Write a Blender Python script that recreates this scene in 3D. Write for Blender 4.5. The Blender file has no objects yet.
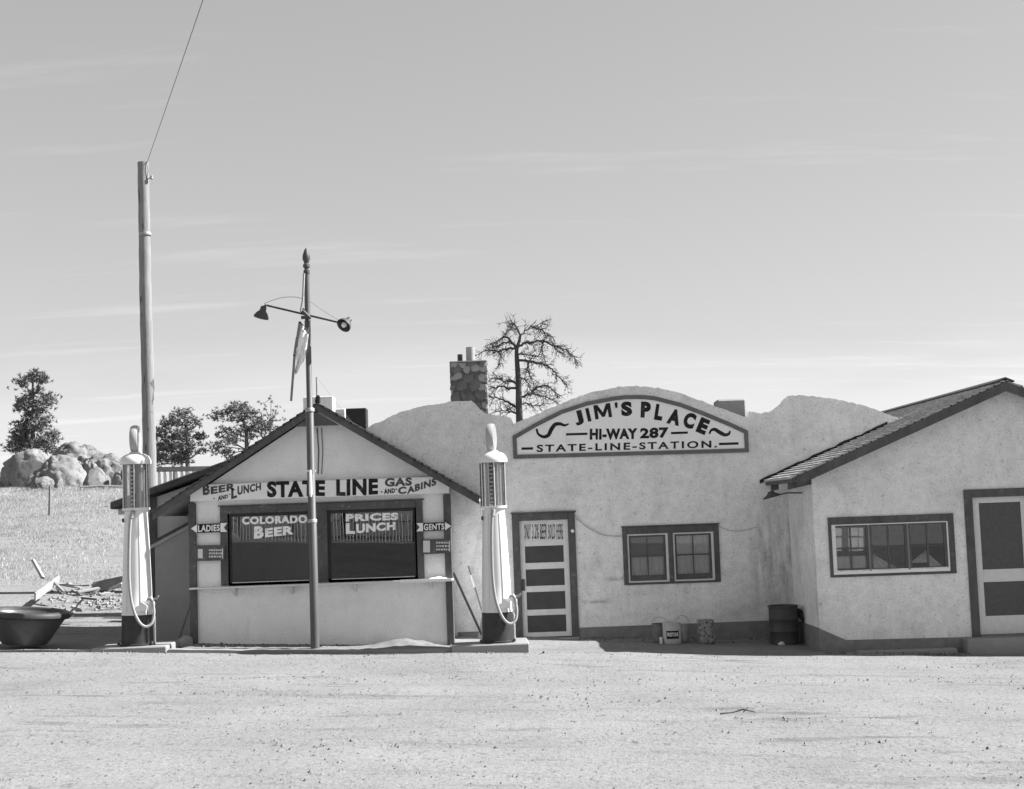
import bpy, bmesh, math, random
from mathutils import Vector, Matrix, noise
R = math.radians
rnd = random.Random(29)
S = bpy.context.scene
COL = S.collection

# ------------------------------------------------------------------ camera, sky, sun, exposure
F, TH, RO, CX, CY, H = 1400.0, R(4.8), R(2.0), 512.0, 394.5, 2.2
cam_d = bpy.data.cameras.new('camera')
cam = bpy.data.objects.new('camera', cam_d)
COL.objects.link(cam)
S.camera = cam
cam_d.sensor_width = 36.0
cam_d.lens = F / 1024.0 * 36.0
cam_d.clip_start, cam_d.clip_end = 0.1, 3000.0
r0, up0, fw = Vector((1, 0, 0)), Vector((0, -math.sin(TH), math.cos(TH))), Vector((0, math.cos(TH), math.sin(TH)))
ex = math.cos(RO) * r0 - math.sin(RO) * up0
ey = math.sin(RO) * r0 + math.cos(RO) * up0
cam.matrix_world = Matrix(((ex.x, ey.x, -fw.x, 0), (ex.y, ey.y, -fw.y, 0), (ex.z, ey.z, -fw.z, H), (0, 0, 0, 1)))

SUN_DIR = Vector((3.2, 0.34, 2.75)).normalized()          # towards the sun: from the right, a little behind the houses
sun_el = math.asin(SUN_DIR.z)
sun_az = math.atan2(SUN_DIR.x, SUN_DIR.y)                 # clockwise from +Y
w = bpy.data.worlds.new('World'); S.world = w; w.use_nodes = True
nt = w.node_tree; N, L = nt.nodes, nt.links
bg = N['Background']
sky = N.new('ShaderNodeTexSky'); sky.sky_type = 'NISHITA'; sky.sun_disc = False
sky.sun_elevation = sun_el; sky.sun_rotation = sun_az
sky.altitude = 2100; sky.air_density = 1.0; sky.dust_density = 0.6; sky.ozone_density = 1.0
sb = N.new('ShaderNodeSeparateColor'); L.new(sky.outputs[0], sb.inputs[0])    # blue-weighted, as old film sees the sky
m1 = N.new('ShaderNodeMath'); m1.operation = 'MULTIPLY'; m1.inputs[1].default_value = 0.45; L.new(sb.outputs[2], m1.inputs[0])
m2 = N.new('ShaderNodeMath'); m2.operation = 'MULTIPLY_ADD'; m2.inputs[1].default_value = 0.55; L.new(sb.outputs[1], m2.inputs[0]); L.new(m1.outputs[0], m2.inputs[2])
# thin cirrus streaks, everywhere in the sky
tc = N.new('ShaderNodeTexCoord')
sx = N.new('ShaderNodeSeparateXYZ'); L.new(tc.outputs['Generated'], sx.inputs[0])
za = N.new('ShaderNodeMath'); za.operation = 'ADD'; za.inputs[1].default_value = 0.12; L.new(sx.outputs[2], za.inputs[0])
zm = N.new('ShaderNodeMath'); zm.operation = 'MAXIMUM'; zm.inputs[1].default_value = 0.06; L.new(za.outputs[0], zm.inputs[0])
dx_ = N.new('ShaderNodeMath'); dx_.operation = 'DIVIDE'; L.new(sx.outputs[0], dx_.inputs[0]); L.new(zm.outputs[0], dx_.inputs[1])
dy_ = N.new('ShaderNodeMath'); dy_.operation = 'DIVIDE'; L.new(sx.outputs[1], dy_.inputs[0]); L.new(zm.outputs[0], dy_.inputs[1])
cb = N.new('ShaderNodeCombineXYZ'); L.new(dx_.outputs[0], cb.inputs[0]); L.new(dy_.outputs[0], cb.inputs[1])
mp = N.new('ShaderNodeMapping'); mp.inputs['Rotation'].default_value = (0, 0, R(-4)); mp.inputs['Scale'].default_value = (0.32, 1.9, 1); L.new(cb.outputs[0], mp.inputs[0])
ns = N.new('ShaderNodeTexNoise'); ns.inputs['Scale'].default_value = 2.3; ns.inputs['Detail'].default_value = 7; ns.inputs['Roughness'].default_value = 0.62; L.new(mp.outputs[0], ns.inputs[0])
cr = N.new('ShaderNodeValToRGB'); cr.color_ramp.elements[0].position = 0.56; cr.color_ramp.elements[1].position = 0.8; L.new(ns.outputs[0], cr.inputs[0])
cm = N.new('ShaderNodeMath'); cm.operation = 'MULTIPLY_ADD'; cm.inputs[1].default_value = 0.22; cm.inputs[2].default_value = 1.0; L.new(cr.outputs[0], cm.inputs[0])
n2 = N.new('ShaderNodeTexNoise'); n2.inputs['Scale'].default_value = 3.0; n2.inputs['Detail'].default_value = 6; n2.inputs['Roughness'].default_value = 0.5
mp2 = N.new('ShaderNodeMapping'); mp2.inputs['Scale'].default_value = (1, 1, 5); L.new(tc.outputs['Generated'], mp2.inputs[0]); L.new(mp2.outputs[0], n2.inputs[0])
zb = N.new('ShaderNodeMath'); zb.operation = 'MULTIPLY_ADD'; zb.inputs[1].default_value = -0.16; L.new(n2.outputs[0], zb.inputs[0]); L.new(sx.outputs[2], zb.inputs[2])
hb_ = N.new('ShaderNodeMapRange'); hb_.interpolation_type = 'SMOOTHSTEP'; hb_.inputs[1].default_value = 0.0; hb_.inputs[2].default_value = 0.055; hb_.inputs[3].default_value = 0.12; hb_.inputs[4].default_value = 0.0; L.new(zb.outputs[0], hb_.inputs[0])
cm2 = N.new('ShaderNodeMath'); cm2.operation = 'ADD'; L.new(cm.outputs[0], cm2.inputs[0]); L.new(hb_.outputs[0], cm2.inputs[1]); cm = cm2
mm = N.new('ShaderNodeMath'); mm.operation = 'MULTIPLY'; pw = N.new('ShaderNodeMath'); pw.operation = 'POWER'; pw.inputs[1].default_value = 0.55; L.new(m2.outputs[0], pw.inputs[0])
pk = N.new('ShaderNodeMath'); pk.operation = 'MULTIPLY'; pk.inputs[1].default_value = 1.56; L.new(pw.outputs[0], pk.inputs[0])
L.new(pk.outputs[0], mm.inputs[0]); L.new(cm.outputs[0], mm.inputs[1])
L.new(mm.outputs[0], bg.inputs[0]); bg.inputs[1].default_value = 0.053
sl = bpy.data.lights.new('sun', 'SUN'); sl.energy = 3.9; sl.angle = R(0.5); sl.color = (1, 1, 1)
so = bpy.data.objects.new('sun', sl); COL.objects.link(so)
so.location = (40, 5, 40); so.rotation_euler = (-SUN_DIR).to_track_quat('-Z', 'Y').to_euler()
S.view_settings.view_transform = 'Standard'; S.view_settings.look = 'None'
S.view_settings.gamma = 1; S.view_settings.exposure = 1.75; S.view_settings.use_curve_mapping = False

# ------------------------------------------------------------------ helpers
def at(px, py, Y):
    u = (px - CX) / F; v = (CY - py) / F
    d = fw + u * ex + v * ey
    t = Y / d.y
    return Vector((d.x * t, Y, H + d.z * t))

def sm(a, b, t):
    t = max(0.0, min(1.0, (t - a) / (b - a))); return t * t * (3 - 2 * t)

def lerp_pts(pts, x):
    if x <= pts[0][0]: return pts[0][1]
    for (a, b), (c, d) in zip(pts, pts[1:]):
        if x <= c: return b + (d - b) * (x - a) / (c - a)
    return pts[-1][1]

HILL = [(24, 0), (27, 0.1), (35, 0.95), (45, 2.25), (60, 3.95), (80, 4.3), (120, 5.0), (400, 8), (900, 0)]
def G(x, y):
    xc = max(-12, min(14, x))
    z = 0.035 - 0.042 * xc * (1 - sm(30, 60, y))
    z += 0.8 * (1 - sm(-18, 12, y)) if y < 12 else 0
    z += lerp_pts(HILL, y)
    if 17 < y < 24 and -5 < x < 6: z += 0.05 * math.exp(-((x - 0.2) / 1.6) ** 2) * math.exp(-((y - 20.7) / 1.0) ** 2)
    if 17 < y < 24 and -12 < x < 5: z += 0.05 * sm(-11, -8, x) * (1 - sm(.5, 4, x)) * math.exp(-((y - 20.6) / 1.0) ** 2)
    if y > 30: z += 0.25 * sm(30, 45, y) * noise.noise((x * 0.12, y * 0.12, 0))
    return z

MATS = {}
def gmat(name, v, rough=0.85, var=0.12, scale=6.0, bump=0.0, bscale=60.0, spec=0.3, metal=0.0, stretch=(1, 1, 1),
         specks=None, stains=None, patches=None):
    if name in MATS: return MATS[name]
    m = bpy.data.materials.new(name); m.use_nodes = True
    t = m.node_tree; n, l = t.nodes, t.links
    b = n['Principled BSDF']
    b.inputs['Roughness'].default_value = rough; b.inputs['Metallic'].default_value = metal
    b.inputs['Specular IOR Level'].default_value = spec
    co = n.new('ShaderNodeTexCoord'); mpg = n.new('ShaderNodeMapping'); mpg.inputs['Scale'].default_value = stretch
    l.new(co.outputs['Object'], mpg.inputs[0])
    a = n.new('ShaderNodeTexNoise'); a.inputs['Scale'].default_value = scale; a.inputs['Detail'].default_value = 8; a.inputs['Roughness'].default_value = 0.65
    l.new(mpg.outputs[0], a.inputs[0])
    mr = n.new('ShaderNodeMapRange'); mr.inputs[1].default_value = 0.25; mr.inputs[2].default_value = 0.75
    mr.inputs[3].default_value = v * (1 - var); mr.inputs[4].default_value = v * (1 + var)
    l.new(a.outputs[0], mr.inputs[0]); out = mr.outputs[0]
    def mul(out, sc, lo, hi, dark, stre=None, det=4):
        q = n.new('ShaderNodeTexNoise'); q.inputs['Scale'].default_value = sc; q.inputs['Detail'].default_value = det; q.inputs['Roughness'].default_value = 0.6
        if stre:
            mq = n.new('ShaderNodeMapping'); mq.inputs['Scale'].default_value = stre; mq.inputs['Location'].default_value = (3.1, 7.7, 1.3)
            l.new(co.outputs['Object'], mq.inputs[0]); l.new(mq.outputs[0], q.inputs[0])
        else: l.new(co.outputs['Object'], q.inputs[0])
        rr = n.new('ShaderNodeMapRange'); rr.inputs[1].default_value = lo; rr.inputs[2].default_value = hi; rr.inputs[3].default_value = 1; rr.inputs[4].default_value = dark
        l.new(q.outputs[0], rr.inputs[0])
        k = n.new('ShaderNodeMath'); k.operation = 'MULTIPLY'; l.new(out, k.inputs[0]); l.new(rr.outputs[0], k.inputs[1])
        return k.outputs[0]
    for s in (specks or []): out = mul(out, *s)
    for s in (stains or []): out = mul(out, *s)
    for (lx, lz, wx, wz, sc, stre, dark) in (patches or []):      # stain with its own place and shape on the wall
        sx_ = n.new('ShaderNodeSeparateXYZ'); l.new(co.outputs['Object'], sx_.inputs[0])
        def bell(o_, c_, w_):
            a_ = n.new('ShaderNodeMath'); a_.operation = 'SUBTRACT'; a_.inputs[1].default_value = c_; l.new(o_, a_.inputs[0])
            b_ = n.new('ShaderNodeMath'); b_.operation = 'DIVIDE'; b_.inputs[1].default_value = w_; l.new(a_.outputs[0], b_.inputs[0])
            c2 = n.new('ShaderNodeMath'); c2.operation = 'ABSOLUTE'; l.new(b_.outputs[0], c2.inputs[0])
            d_ = n.new('ShaderNodeMapRange'); d_.interpolation_type = 'SMOOTHSTEP'; d_.inputs[1].default_value = 0; d_.inputs[2].default_value = 1; d_.inputs[3].default_value = 1; d_.inputs[4].default_value = 0
            l.new(c2.outputs[0], d_.inputs[0]); return d_.outputs[0]
        k1 = n.new('ShaderNodeMath'); k1.operation = 'MULTIPLY'; l.new(bell(sx_.outputs[0], lx, wx), k1.inputs[0]); l.new(bell(sx_.outputs[2], lz, wz), k1.inputs[1])
        q = n.new('ShaderNodeTexNoise'); q.inputs['Scale'].default_value = sc; q.inputs['Detail'].default_value = 6; q.inputs['Roughness'].default_value = .7
        mq = n.new('ShaderNodeMapping'); mq.inputs['Scale'].default_value = stre; l.new(co.outputs['Object'], mq.inputs[0]); l.new(mq.outputs[0], q.inputs[0])
        rr = n.new('ShaderNodeMapRange'); rr.inputs[1].default_value = .38; rr.inputs[2].default_value = .66; l.new(q.outputs[0], rr.inputs[0])
        k2 = n.new('ShaderNodeMath'); k2.operation = 'MULTIPLY'; l.new(k1.outputs[0], k2.inputs[0]); l.new(rr.outputs[0], k2.inputs[1])
        k3 = n.new('ShaderNodeMath'); k3.operation = 'MULTIPLY_ADD'; k3.inputs[1].default_value = dark - 1; k3.inputs[2].default_value = 1; l.new(k2.outputs[0], k3.inputs[0])
        k4_ = n.new('ShaderNodeMath'); k4_.operation = 'MULTIPLY'; l.new(out, k4_.inputs[0]); l.new(k3.outputs[0], k4_.inputs[1]); out = k4_.outputs[0]
    l.new(out, b.inputs['Base Color'])
    if bump:
        q = n.new('ShaderNodeTexNoise'); q.inputs['Scale'].default_value = bscale; q.inputs['Detail'].default_value = 6; q.inputs['Roughness'].default_value = 0.7
        l.new(mpg.outputs[0], q.inputs[0])
        bn = n.new('ShaderNodeBump'); bn.inputs['Strength'].default_value = bump; bn.inputs['Distance'].default_value = 0.02
        l.new(q.outputs[0], bn.inputs['Height']); l.new(bn.outputs[0], b.inputs['Normal'])
    MATS[name] = m; return m

def glass_mat(name, refl=0.10, tint=0.9, haze=0.0, hv=0.5):
    if name in MATS: return MATS[name]
    m = bpy.data.materials.new(name); m.use_nodes = True
    t = m.node_tree; n, l = t.nodes, t.links; n.remove(n['Principled BSDF'])
    o = n['Material Output']
    tr = n.new('ShaderNodeBsdfTransparent'); tr.inputs[0].default_value = (tint, tint, tint, 1)
    gl = n.new('ShaderNodeBsdfGlossy'); gl.inputs['Roughness'].default_value = 0.004
    co = n.new('ShaderNodeTexCoord'); q = n.new('ShaderNodeTexNoise'); q.inputs['Scale'].default_value = 1.6; q.inputs['Detail'].default_value = 1
    l.new(co.outputs['Object'], q.inputs[0])
    bn = n.new('ShaderNodeBump'); bn.inputs['Strength'].default_value = 0.006; bn.inputs['Distance'].default_value = 0.05
    l.new(q.outputs[0], bn.inputs['Height']); l.new(bn.outputs[0], gl.inputs['Normal'])
    fr = n.new('ShaderNodeFresnel'); fr.inputs[0].default_value = 1.5
    k = n.new('ShaderNodeMath'); k.operation = 'ADD'; k.inputs[1].default_value = refl - 0.04; k.use_clamp = True; l.new(fr.outputs[0], k.inputs[0])
    base = tr.outputs[0]
    if haze:
        df = n.new('ShaderNodeBsdfDiffuse'); df.inputs[0].default_value = (hv, hv, hv, 1)
        mx = n.new('ShaderNodeMixShader'); mx.inputs[0].default_value = haze; l.new(tr.outputs[0], mx.inputs[1]); l.new(df.outputs[0], mx.inputs[2]); base = mx.outputs[0]
    mx = n.new('ShaderNodeMixShader'); l.new(k.outputs[0], mx.inputs[0]); l.new(base, mx.inputs[1]); l.new(gl.outputs[0], mx.inputs[2])
    l.new(mx.outputs[0], o.inputs[0]); MATS[name] = m; return m

class MB:
    def __init__(s): s.v = []; s.f = []
    def add(s, vs, fs):
        o = len(s.v); s.v += [Vector(p) for p in vs]; s.f += [tuple(i + o for i in f) for f in fs]; return s
    def box(s, x0, x1, y0, y1, z0, z1):
        return s.add([(x0, y0, z0), (x1, y0, z0), (x1, y1, z0), (x0, y1, z0), (x0, y0, z1), (x1, y0, z1), (x1, y1, z1), (x0, y1, z1)],
                     [(0, 3, 2, 1), (4, 5, 6, 7), (0, 1, 5, 4), (1, 2, 6, 5), (2, 3, 7, 6), (3, 0, 4, 7)])
    def hexa(s, p):            # 8 points: four bottom (ccw), four top
        return s.add(p, [(0, 3, 2, 1), (4, 5, 6, 7), (0, 1, 5, 4), (1, 2, 6, 5), (2, 3, 7, 6), (3, 0, 4, 7)])
    def prism(s, pts, y0, y1):  # pts: (x,z) ccw seen from -y
        n = len(pts)
        vs = [(x, y0, z) for x, z in pts] + [(x, y1, z) for x, z in pts]
        fs = [tuple(range(n)), tuple(range(2 * n - 1, n - 1, -1))] + [(i, i + n, (i + 1) % n + n, (i + 1) % n) for i in range(n)]
        return s.add(vs, fs)
    def bar(s, a, b, wd, th, side=(0, 1, 0)):   # rectangular bar between two points
        a, b = Vector(a), Vector(b); d = (b - a).normalized(); sd = Vector(side); sd = (sd - d * sd.dot(d)).normalized(); u = d.cross(sd)
        h, k = sd * th / 2, u * wd / 2
        return s.hexa([a - h - k, a + h - k, a + h + k, a - h + k, b - h - k, b + h - k, b + h + k, b - h + k])
    def tube(s, pts, rad, n=8, cap=True):
        pts = [Vector(p) for p in pts]
        if not hasattr(rad, '__len__'): rad = [rad] * len(pts)
        o = len(s.v); ref = Vector((0.31, 0.87, 0.2)).normalized()
        for i, p in enumerate(pts):
            d = (pts[min(i + 1, len(pts) - 1)] - pts[max(i - 1, 0)])
            d = d.normalized() if d.length > 1e-9 else Vector((0, 0, 1))
            q = ref if abs(d.dot(ref)) < 0.95 else Vector((1, 0, 0))
            u = (q - d * q.dot(d)).normalized(); v = d.cross(u)
            for k in range(n):
                a = 2 * math.pi * k / n; s.v.append(p + (u * math.cos(a) + v * math.sin(a)) * rad[i])
        for i in range(len(pts) - 1):
            for k in range(n):
                s.f.append((o + i * n + k, o + i * n + (k + 1) % n, o + (i + 1) * n + (k + 1) % n, o + (i + 1) * n + k))
        if cap:
            s.f.append(tuple(o + k for k in range(n - 1, -1, -1))); e = o + (len(pts) - 1) * n; s.f.append(tuple(e + k for k in range(n)))
        return s
    def lathe(s, prof, c=(0, 0, 0), n=28, M=None, cap=True):   # prof: (r, z)
        return s.tube_l([(Vector((0, 0, z)), r) for r, z in prof], Vector(c), n, M, cap)
    def tube_l(s, pr, c, n, M, cap):
        o = len(s.v); M = M or Matrix.Identity(3)
        for p, r in pr:
            for k in range(n):
                a = 2 * math.pi * k / n; s.v.append(c + M @ (p + Vector((r * math.cos(a), r * math.sin(a), 0))))
        for i in range(len(pr) - 1):
            for k in range(n):
                s.f.append((o + i * n + k, o + i * n + (k + 1) % n, o + (i + 1) * n + (k + 1) % n, o + (i + 1) * n + k))
        if cap:
            s.f.append(tuple(o + k for k in range(n - 1, -1, -1))); e = o + (len(pr) - 1) * n; s.f.append(tuple(e + k for k in range(n)))
        return s
    def build(s, name, mat, parent=None, smooth=False, bevel=0.0, org=None):
        off = Vector((0, 0, 0))
        if parent is not None:
            q = parent
            while q is not None: off += q.location; q = q.parent
        elif org is not None: off = Vector(org)
        me = bpy.data.meshes.new(name)
        me.from_pydata([tuple(p - off) for p in s.v], [], s.f); me.update()
        me.materials.append(mat)
        if bevel:
            bm = bmesh.new(); bm.from_mesh(me)
            bmesh.ops.recalc_face_normals(bm, faces=bm.faces)
            es = [e for e in bm.edges if len(e.link_faces) == 2 and e.calc_face_angle(0) > 0.6]
            bmesh.ops.bevel(bm, geom=es, offset=bevel, segments=1, affect='EDGES', clamp_overlap=True)
            bm.to_mesh(me); bm.free()
        if smooth:
            me.polygons.foreach_set('use_smooth', [True] * len(me.polygons))
            try: me.set_sharp_from_angle(angle=R(40))
            except Exception: pass
        o = bpy.data.objects.new(name, me); COL.objects.link(o)
        if parent is not None: o.parent = parent
        elif org is not None: o.location = off
        return o

def tag(o, label=None, cat=None, group=None, kind=None):
    if label: o['label'] = label
    if cat: o['category'] = cat
    if group: o['group'] = group
    if kind: o['kind'] = kind
    return o
def empty(name, loc, label, cat, group=None):
    o = bpy.data.objects.new(name, None); COL.objects.link(o); o.location = loc; o.empty_display_size = 0.2
    return tag(o, label, cat, group)
def struct(o): o['kind'] = 'structure'; return o
def share(o, name, parent, loc=(0, 0, 0), rot=(0, 0, 0), scale=(1, 1, 1)):
    c = bpy.data.objects.new(name, o.data if hasattr(o, 'data') else o); COL.objects.link(c)
    c.parent = parent; c.location = loc; c.rotation_euler = rot; c.scale = scale; return c
def copy_tree(o, parent=None):
    c = o.copy(); COL.objects.link(c); c.parent = parent
    for ch in list(o.children): copy_tree(ch, c)
    return c

# ---- lettering: glyph outlines from the built-in font, warped onto the painted surface
_g = {}
def glyph(s, bold=0.0, space=1.0):
    key = (s, bold, space)
    if key in _g: return _g[key]
    cu = bpy.data.curves.new('t', 'FONT'); cu.body = s; cu.size = 1; cu.offset = bold; cu.resolution_u = 4; cu.space_character = space
    ob = bpy.data.objects.new('t', cu); COL.objects.link(ob)
    dg = bpy.context.evaluated_depsgraph_get(); me = bpy.data.meshes.new_from_object(ob.evaluated_get(dg))
    v = [(p.co.x, p.co.y) for p in me.vertices]; f = [tuple(p.vertices) for p in me.polygons]
    bpy.data.objects.remove(ob); bpy.data.curves.remove(cu); bpy.data.meshes.remove(me)
    x0, x1 = min(p[0] for p in v), max(p[0] for p in v); y0, y1 = min(p[1] for p in v), max(p[1] for p in v)
    v = [((x - x0) / (x1 - x0), (y - y0) / (y1 - y0)) for x, y in v]
    _g[key] = (v, f); return _g[key]
def word(mb, s, q, Y, bold=0.0, space=1.0, wob=0.0):
    """q = pixel corners bottom-left, bottom-right, top-right, top-left of the word on the plane y=Y"""
    v, f = glyph(s, bold, space)
    out = []
    for a, b in v:
        px = (1 - a) * (1 - b) * q[0][0] + a * (1 - b) * q[1][0] + a * b * q[2][0] + (1 - a) * b * q[3][0]
        py = (1 - a) * (1 - b) * q[0][1] + a * (1 - b) * q[1][1] + a * b * q[2][1] + (1 - a) * b * q[3][1]
        hsh = (len(s) * 1.7 + q[0][0] * .13); amp = .028 * abs(q[0][1] - q[3][1])
        out.append(at(px + amp * noise.noise((a * len(s) * 1.3, b * 1.5, hsh)), py + amp * 1.6 * noise.noise((a * len(s) * .9, b * 1.2, hsh + 9)), Y))
    mb.add(out, f)
def letter(mb, ch, cx, cy, w_, h_, rot, Y, bold=0.0):
    v, f = (M_OUT, [tuple(range(13))]) if ch == 'M' else glyph(ch, bold); c, s_ = math.cos(R(rot)), math.sin(R(rot)); out = []
    for a, b in v:
        x, y = (a - .5) * w_, (b - .5) * h_
        out.append(at(cx + x * c - y * s_, cy - (x * s_ + y * c), Y))
    mb.add(out, f)
M_OUT = [(0, 0), (.2, 0), (.2, .6), (.42, .1), (.58, .1), (.8, .6), (.8, 0), (1, 0), (1, 1), (.76, 1), (.5, .42), (.24, 1), (0, 1)]
def wq(x0, x1, tl, bl, tr, br): return [(x0, bl), (x1, br), (x1, tr), (x0, tl)]
def ribbon(mb, pts, wpx, Y):       # painted stroke along pixel points
    n = len(pts); L_, R_ = [], []
    for i, (x, y) in enumerate(pts):
        a, b = pts[max(i - 1, 0)], pts[min(i + 1, n - 1)]; dx, dy = b[0] - a[0], b[1] - a[1]; l = math.hypot(dx, dy) or 1
        ww = wpx[i] if hasattr(wpx, '__len__') else wpx
        L_.append(at(x - dy / l * ww / 2, y + dx / l * ww / 2, Y)); R_.append(at(x + dy / l * ww / 2, y - dx / l * ww / 2, Y))
    mb.add(L_ + R_, [(i, i + 1, n + i + 1, n + i) for i in range(n - 1)])
def smooth_pts(pts, k=5):
    out = []
    for i in range(len(pts) - 1):
        p0, p1, p2, p3 = pts[max(i - 1, 0)], pts[i], pts[i + 1], pts[min(i + 2, len(pts) - 1)]
        for j in range(k):
            t = j / k
            out.append(tuple(0.5 * ((2 * b) + (c - a) * t + (2 * a - 5 * b + 4 * c - d) * t * t + (3 * b - a - 3 * c + d) * t ** 3) for a, b, c, d in zip(p0, p1, p2, p3)))
    out.append(tuple(pts[-1])); return out

# ------------------------------------------------------------------ materials (black-and-white photograph: greys only)
STUCCO = gmat('stucco', 0.86, 0.95, 0.10, 2.2, 0.6, 30, 0.1,
              specks=[(26.0, 0.57, 0.68, 0.74, None, 3), (12.0, 0.60, 0.68, 0.70, None, 6), (42.0, 0.35, 0.68, 0.80, None, 3), (7.0, 0.40, 0.70, 0.86, None, 6)],
              stains=[(0.8, 0.48, 0.72, 0.86), (3.4, 0.60, 0.76, 0.80, (1.2, 1.2, 0.35), 7), (1.7, 0.56, 0.60, 0.93)])
STUCCOM = gmat('stained_stucco', 0.86, 0.95, 0.10, 2.2, 0.6, 30, 0.1,
              specks=[(26.0, 0.57, 0.68, 0.74, None, 3), (12.0, 0.60, 0.68, 0.70, None, 6), (42.0, 0.35, 0.68, 0.80, None, 3), (7.0, 0.40, 0.70, 0.86, None, 6)],
              stains=[(0.8, 0.48, 0.72, 0.86), (3.4, 0.60, 0.76, 0.80, (1.2, 1.2, 0.35), 7), (1.7, 0.56, 0.60, 0.93)],
              patches=[(2.8, 1.2, .8, 1.5, 3.2, (2.4, 1, .4), .38), (.02, 1.0, .35, .07, 6, (.6, 1, 2.5), .2), (-.35, .62, .35, .06, 6, (.6, 1, 2.5), .15), (-2.5, .6, .5, .7, 3, (1, 1, .5), .7), (2.6, .35, 1.2, .4, 3, (1, 1, 1), .7)])
STUCCO2 = gmat('stucco_smooth', 0.84, 0.95, 0.08, 2.4, 0.5, 34, 0.1,
              specks=[(30.0, 0.60, 0.70, 0.82, None, 3), (45.0, 0.35, 0.65, 0.9, None, 2)], stains=[(0.9, 0.5, 0.72, 0.88), (3.5, 0.60, 0.75, 0.82, (1.3, 1.3, 0.22), 6)])
TRIM = gmat('dark_painted_wood', 0.095, 0.75, 0.25, 9, 0.2, 50, 0.2, stretch=(1, 1, 0.4), stains=[(9, 0.60, 0.72, 1.7), (2.0, 0.5, 0.7, 0.75)])
PLINTH = gmat('dark_painted_plinth', 0.2, 0.9, 0.25, 6, 0.5, 40, 0.15)
LTRIM = gmat('pale_painted_wood', 0.6, 0.7, 0.1, 12, 0.15, 60, 0.25)
WHITE = gmat('white_sign_paint', 0.8, 0.75, 0.06, 5, 0.1, 50, 0.2, stains=[(7, 0.6, 0.75, 0.85)])
SIGNW = gmat('painted_sign_ground', 0.82, 0.85, 0.05, 3, 0.25, 50, 0.15, stains=[(2.5, 0.55, 0.8, 0.88)])
SIGNB = gmat('sign_border_paint', 0.14, 0.85, 0.2, 8, 0.2, 50, 0.15)
BLACK = gmat('black_lettering', 0.02, 0.8, 0.3, 30, 0, 50, 0.15, stains=[(22, 0.58, 0.72, 4.5), (5, 0.55, 0.75, 2.2)])
GREYL = gmat('faded_grey_lettering', 0.08, 0.8, 0.25, 30, 0, 50, 0.15, stains=[(22, 0.56, 0.72, 2.4), (5, 0.55, 0.75, 1.5)])
WINL = gmat('pale_window_lettering', 0.85, 0.8, 0.15, 30, 0, 50, 0.15, stains=[(18, 0.55, 0.72, 0.6)])
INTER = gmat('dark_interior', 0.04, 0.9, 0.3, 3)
CURT = gmat('curtain_cloth', 0.58, 0.95, 0.1, 5, 0.1, 30, 0.05)
CURTD = gmat('dull_blind_cloth', 0.12, 0.95, 0.1, 5, 0.1, 30, 0.05)
GLASS = glass_mat('window_glass', 0.075, 0.85)
PANEG = glass_mat('old_pane_glass', 0.08, 0.96, 0.03, 0.4)
PUMPG = glass_mat('pump_cylinder_glass', 0.10, 0.92, 0.10, 0.5)
SHINGLE = gmat('wood_shingle', 0.42, 0.9, 0.35, 5, 0.5, 30, 0.1, stretch=(1, 1, 1))
SHINGD = gmat('dark_shingle', 0.085, 0.95, 0.4, 7, 0.5, 30, 0.1)
TAR = gmat('tar', 0.03, 0.8, 0.3, 10, 0.4, 40, 0.2)
CONC = gmat('concrete', 0.27, 0.92, 0.15, 4, 0.5, 45, 0.15, specks=[(40, 0.6, 0.7, 0.75)], stains=[(2, 0.5, 0.75, 0.75)])
PUMPW = gmat('white_enamel', 0.66, 0.32, 0.03, 3, 0.04, 30, 0.5, stains=[(6, 0.62, 0.8, 0.8, (1, 1, 0.2))])
PUMPK = gmat('black_enamel', 0.03, 0.5, 0.3, 8, 0.1, 30, 0.35)
STEEL = gmat('dull_steel', 0.32, 0.5, 0.2, 15, 0.1, 60, 0.5, metal=0.4)
DKMET = gmat('dark_metal', 0.06, 0.55, 0.3, 12, 0.2, 40, 0.4)
POLEP = gmat('grey_painted_pole', 0.085, 0.5, 0.15, 8, 0.1, 40, 0.4, stretch=(1, 1, 0.3))
HOSE = gmat('pale_rubber_hose', 0.3, 0.6, 0.15, 20, 0.1, 80, 0.3)
WOODP = gmat('weathered_pole_wood', 0.24, 0.9, 0.35, 8, 0.6, 20, 0.1, stretch=(6, 6, 0.25), specks=[(7, 0.62, 0.68, 0.35, (1, 1, 0.3), 2)])
WOODB = gmat('bleached_board', 0.30, 0.9, 0.25, 6, 0.4, 25, 0.1, stretch=(1, 4, 4))
WOODG = gmat('grey_board', 0.20, 0.9, 0.3, 6, 0.4, 25, 0.1)
CLOTH = gmat('white_torn_cloth', 0.85, 0.95, 0.1, 8, 0.2, 40, 0.05)
STONE = gmat('chimney_stone', 0.15, 0.95, 0.35, 4, 0.8, 18, 0.1)
STONEL = gmat('pale_chimney_stone', 0.3, 0.95, 0.3, 4, 0.8, 18, 0.1)
MORT = gmat('chimney_mortar', 0.115, 0.95, 0.3, 9, 0.5, 30, 0.1)
ROCK = gmat('granite', 0.20, 0.95, 0.3, 0.8, 1.0, 2.4, 0.1, specks=[(1.6, 0.485, 0.5, 1.0), (2.2, 0.60, 0.62, 0.45, (1, 1, 0.5), 8), (3.0, 0.55, 0.68, 0.5), (1.0, 0.50, 0.66, 0.6, (1, 1, 0.4)), (7.0, 0.55, 0.7, 0.6)])
BARK = gmat('bark', 0.12, 0.95, 0.3, 6, 0.7, 12, 0.05, stretch=(1, 1, 0.3))
DEADW = gmat('dead_wood', 0.075, 0.95, 0.35, 6, 0.6, 12, 0.05, stretch=(1, 1, 0.3))
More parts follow.
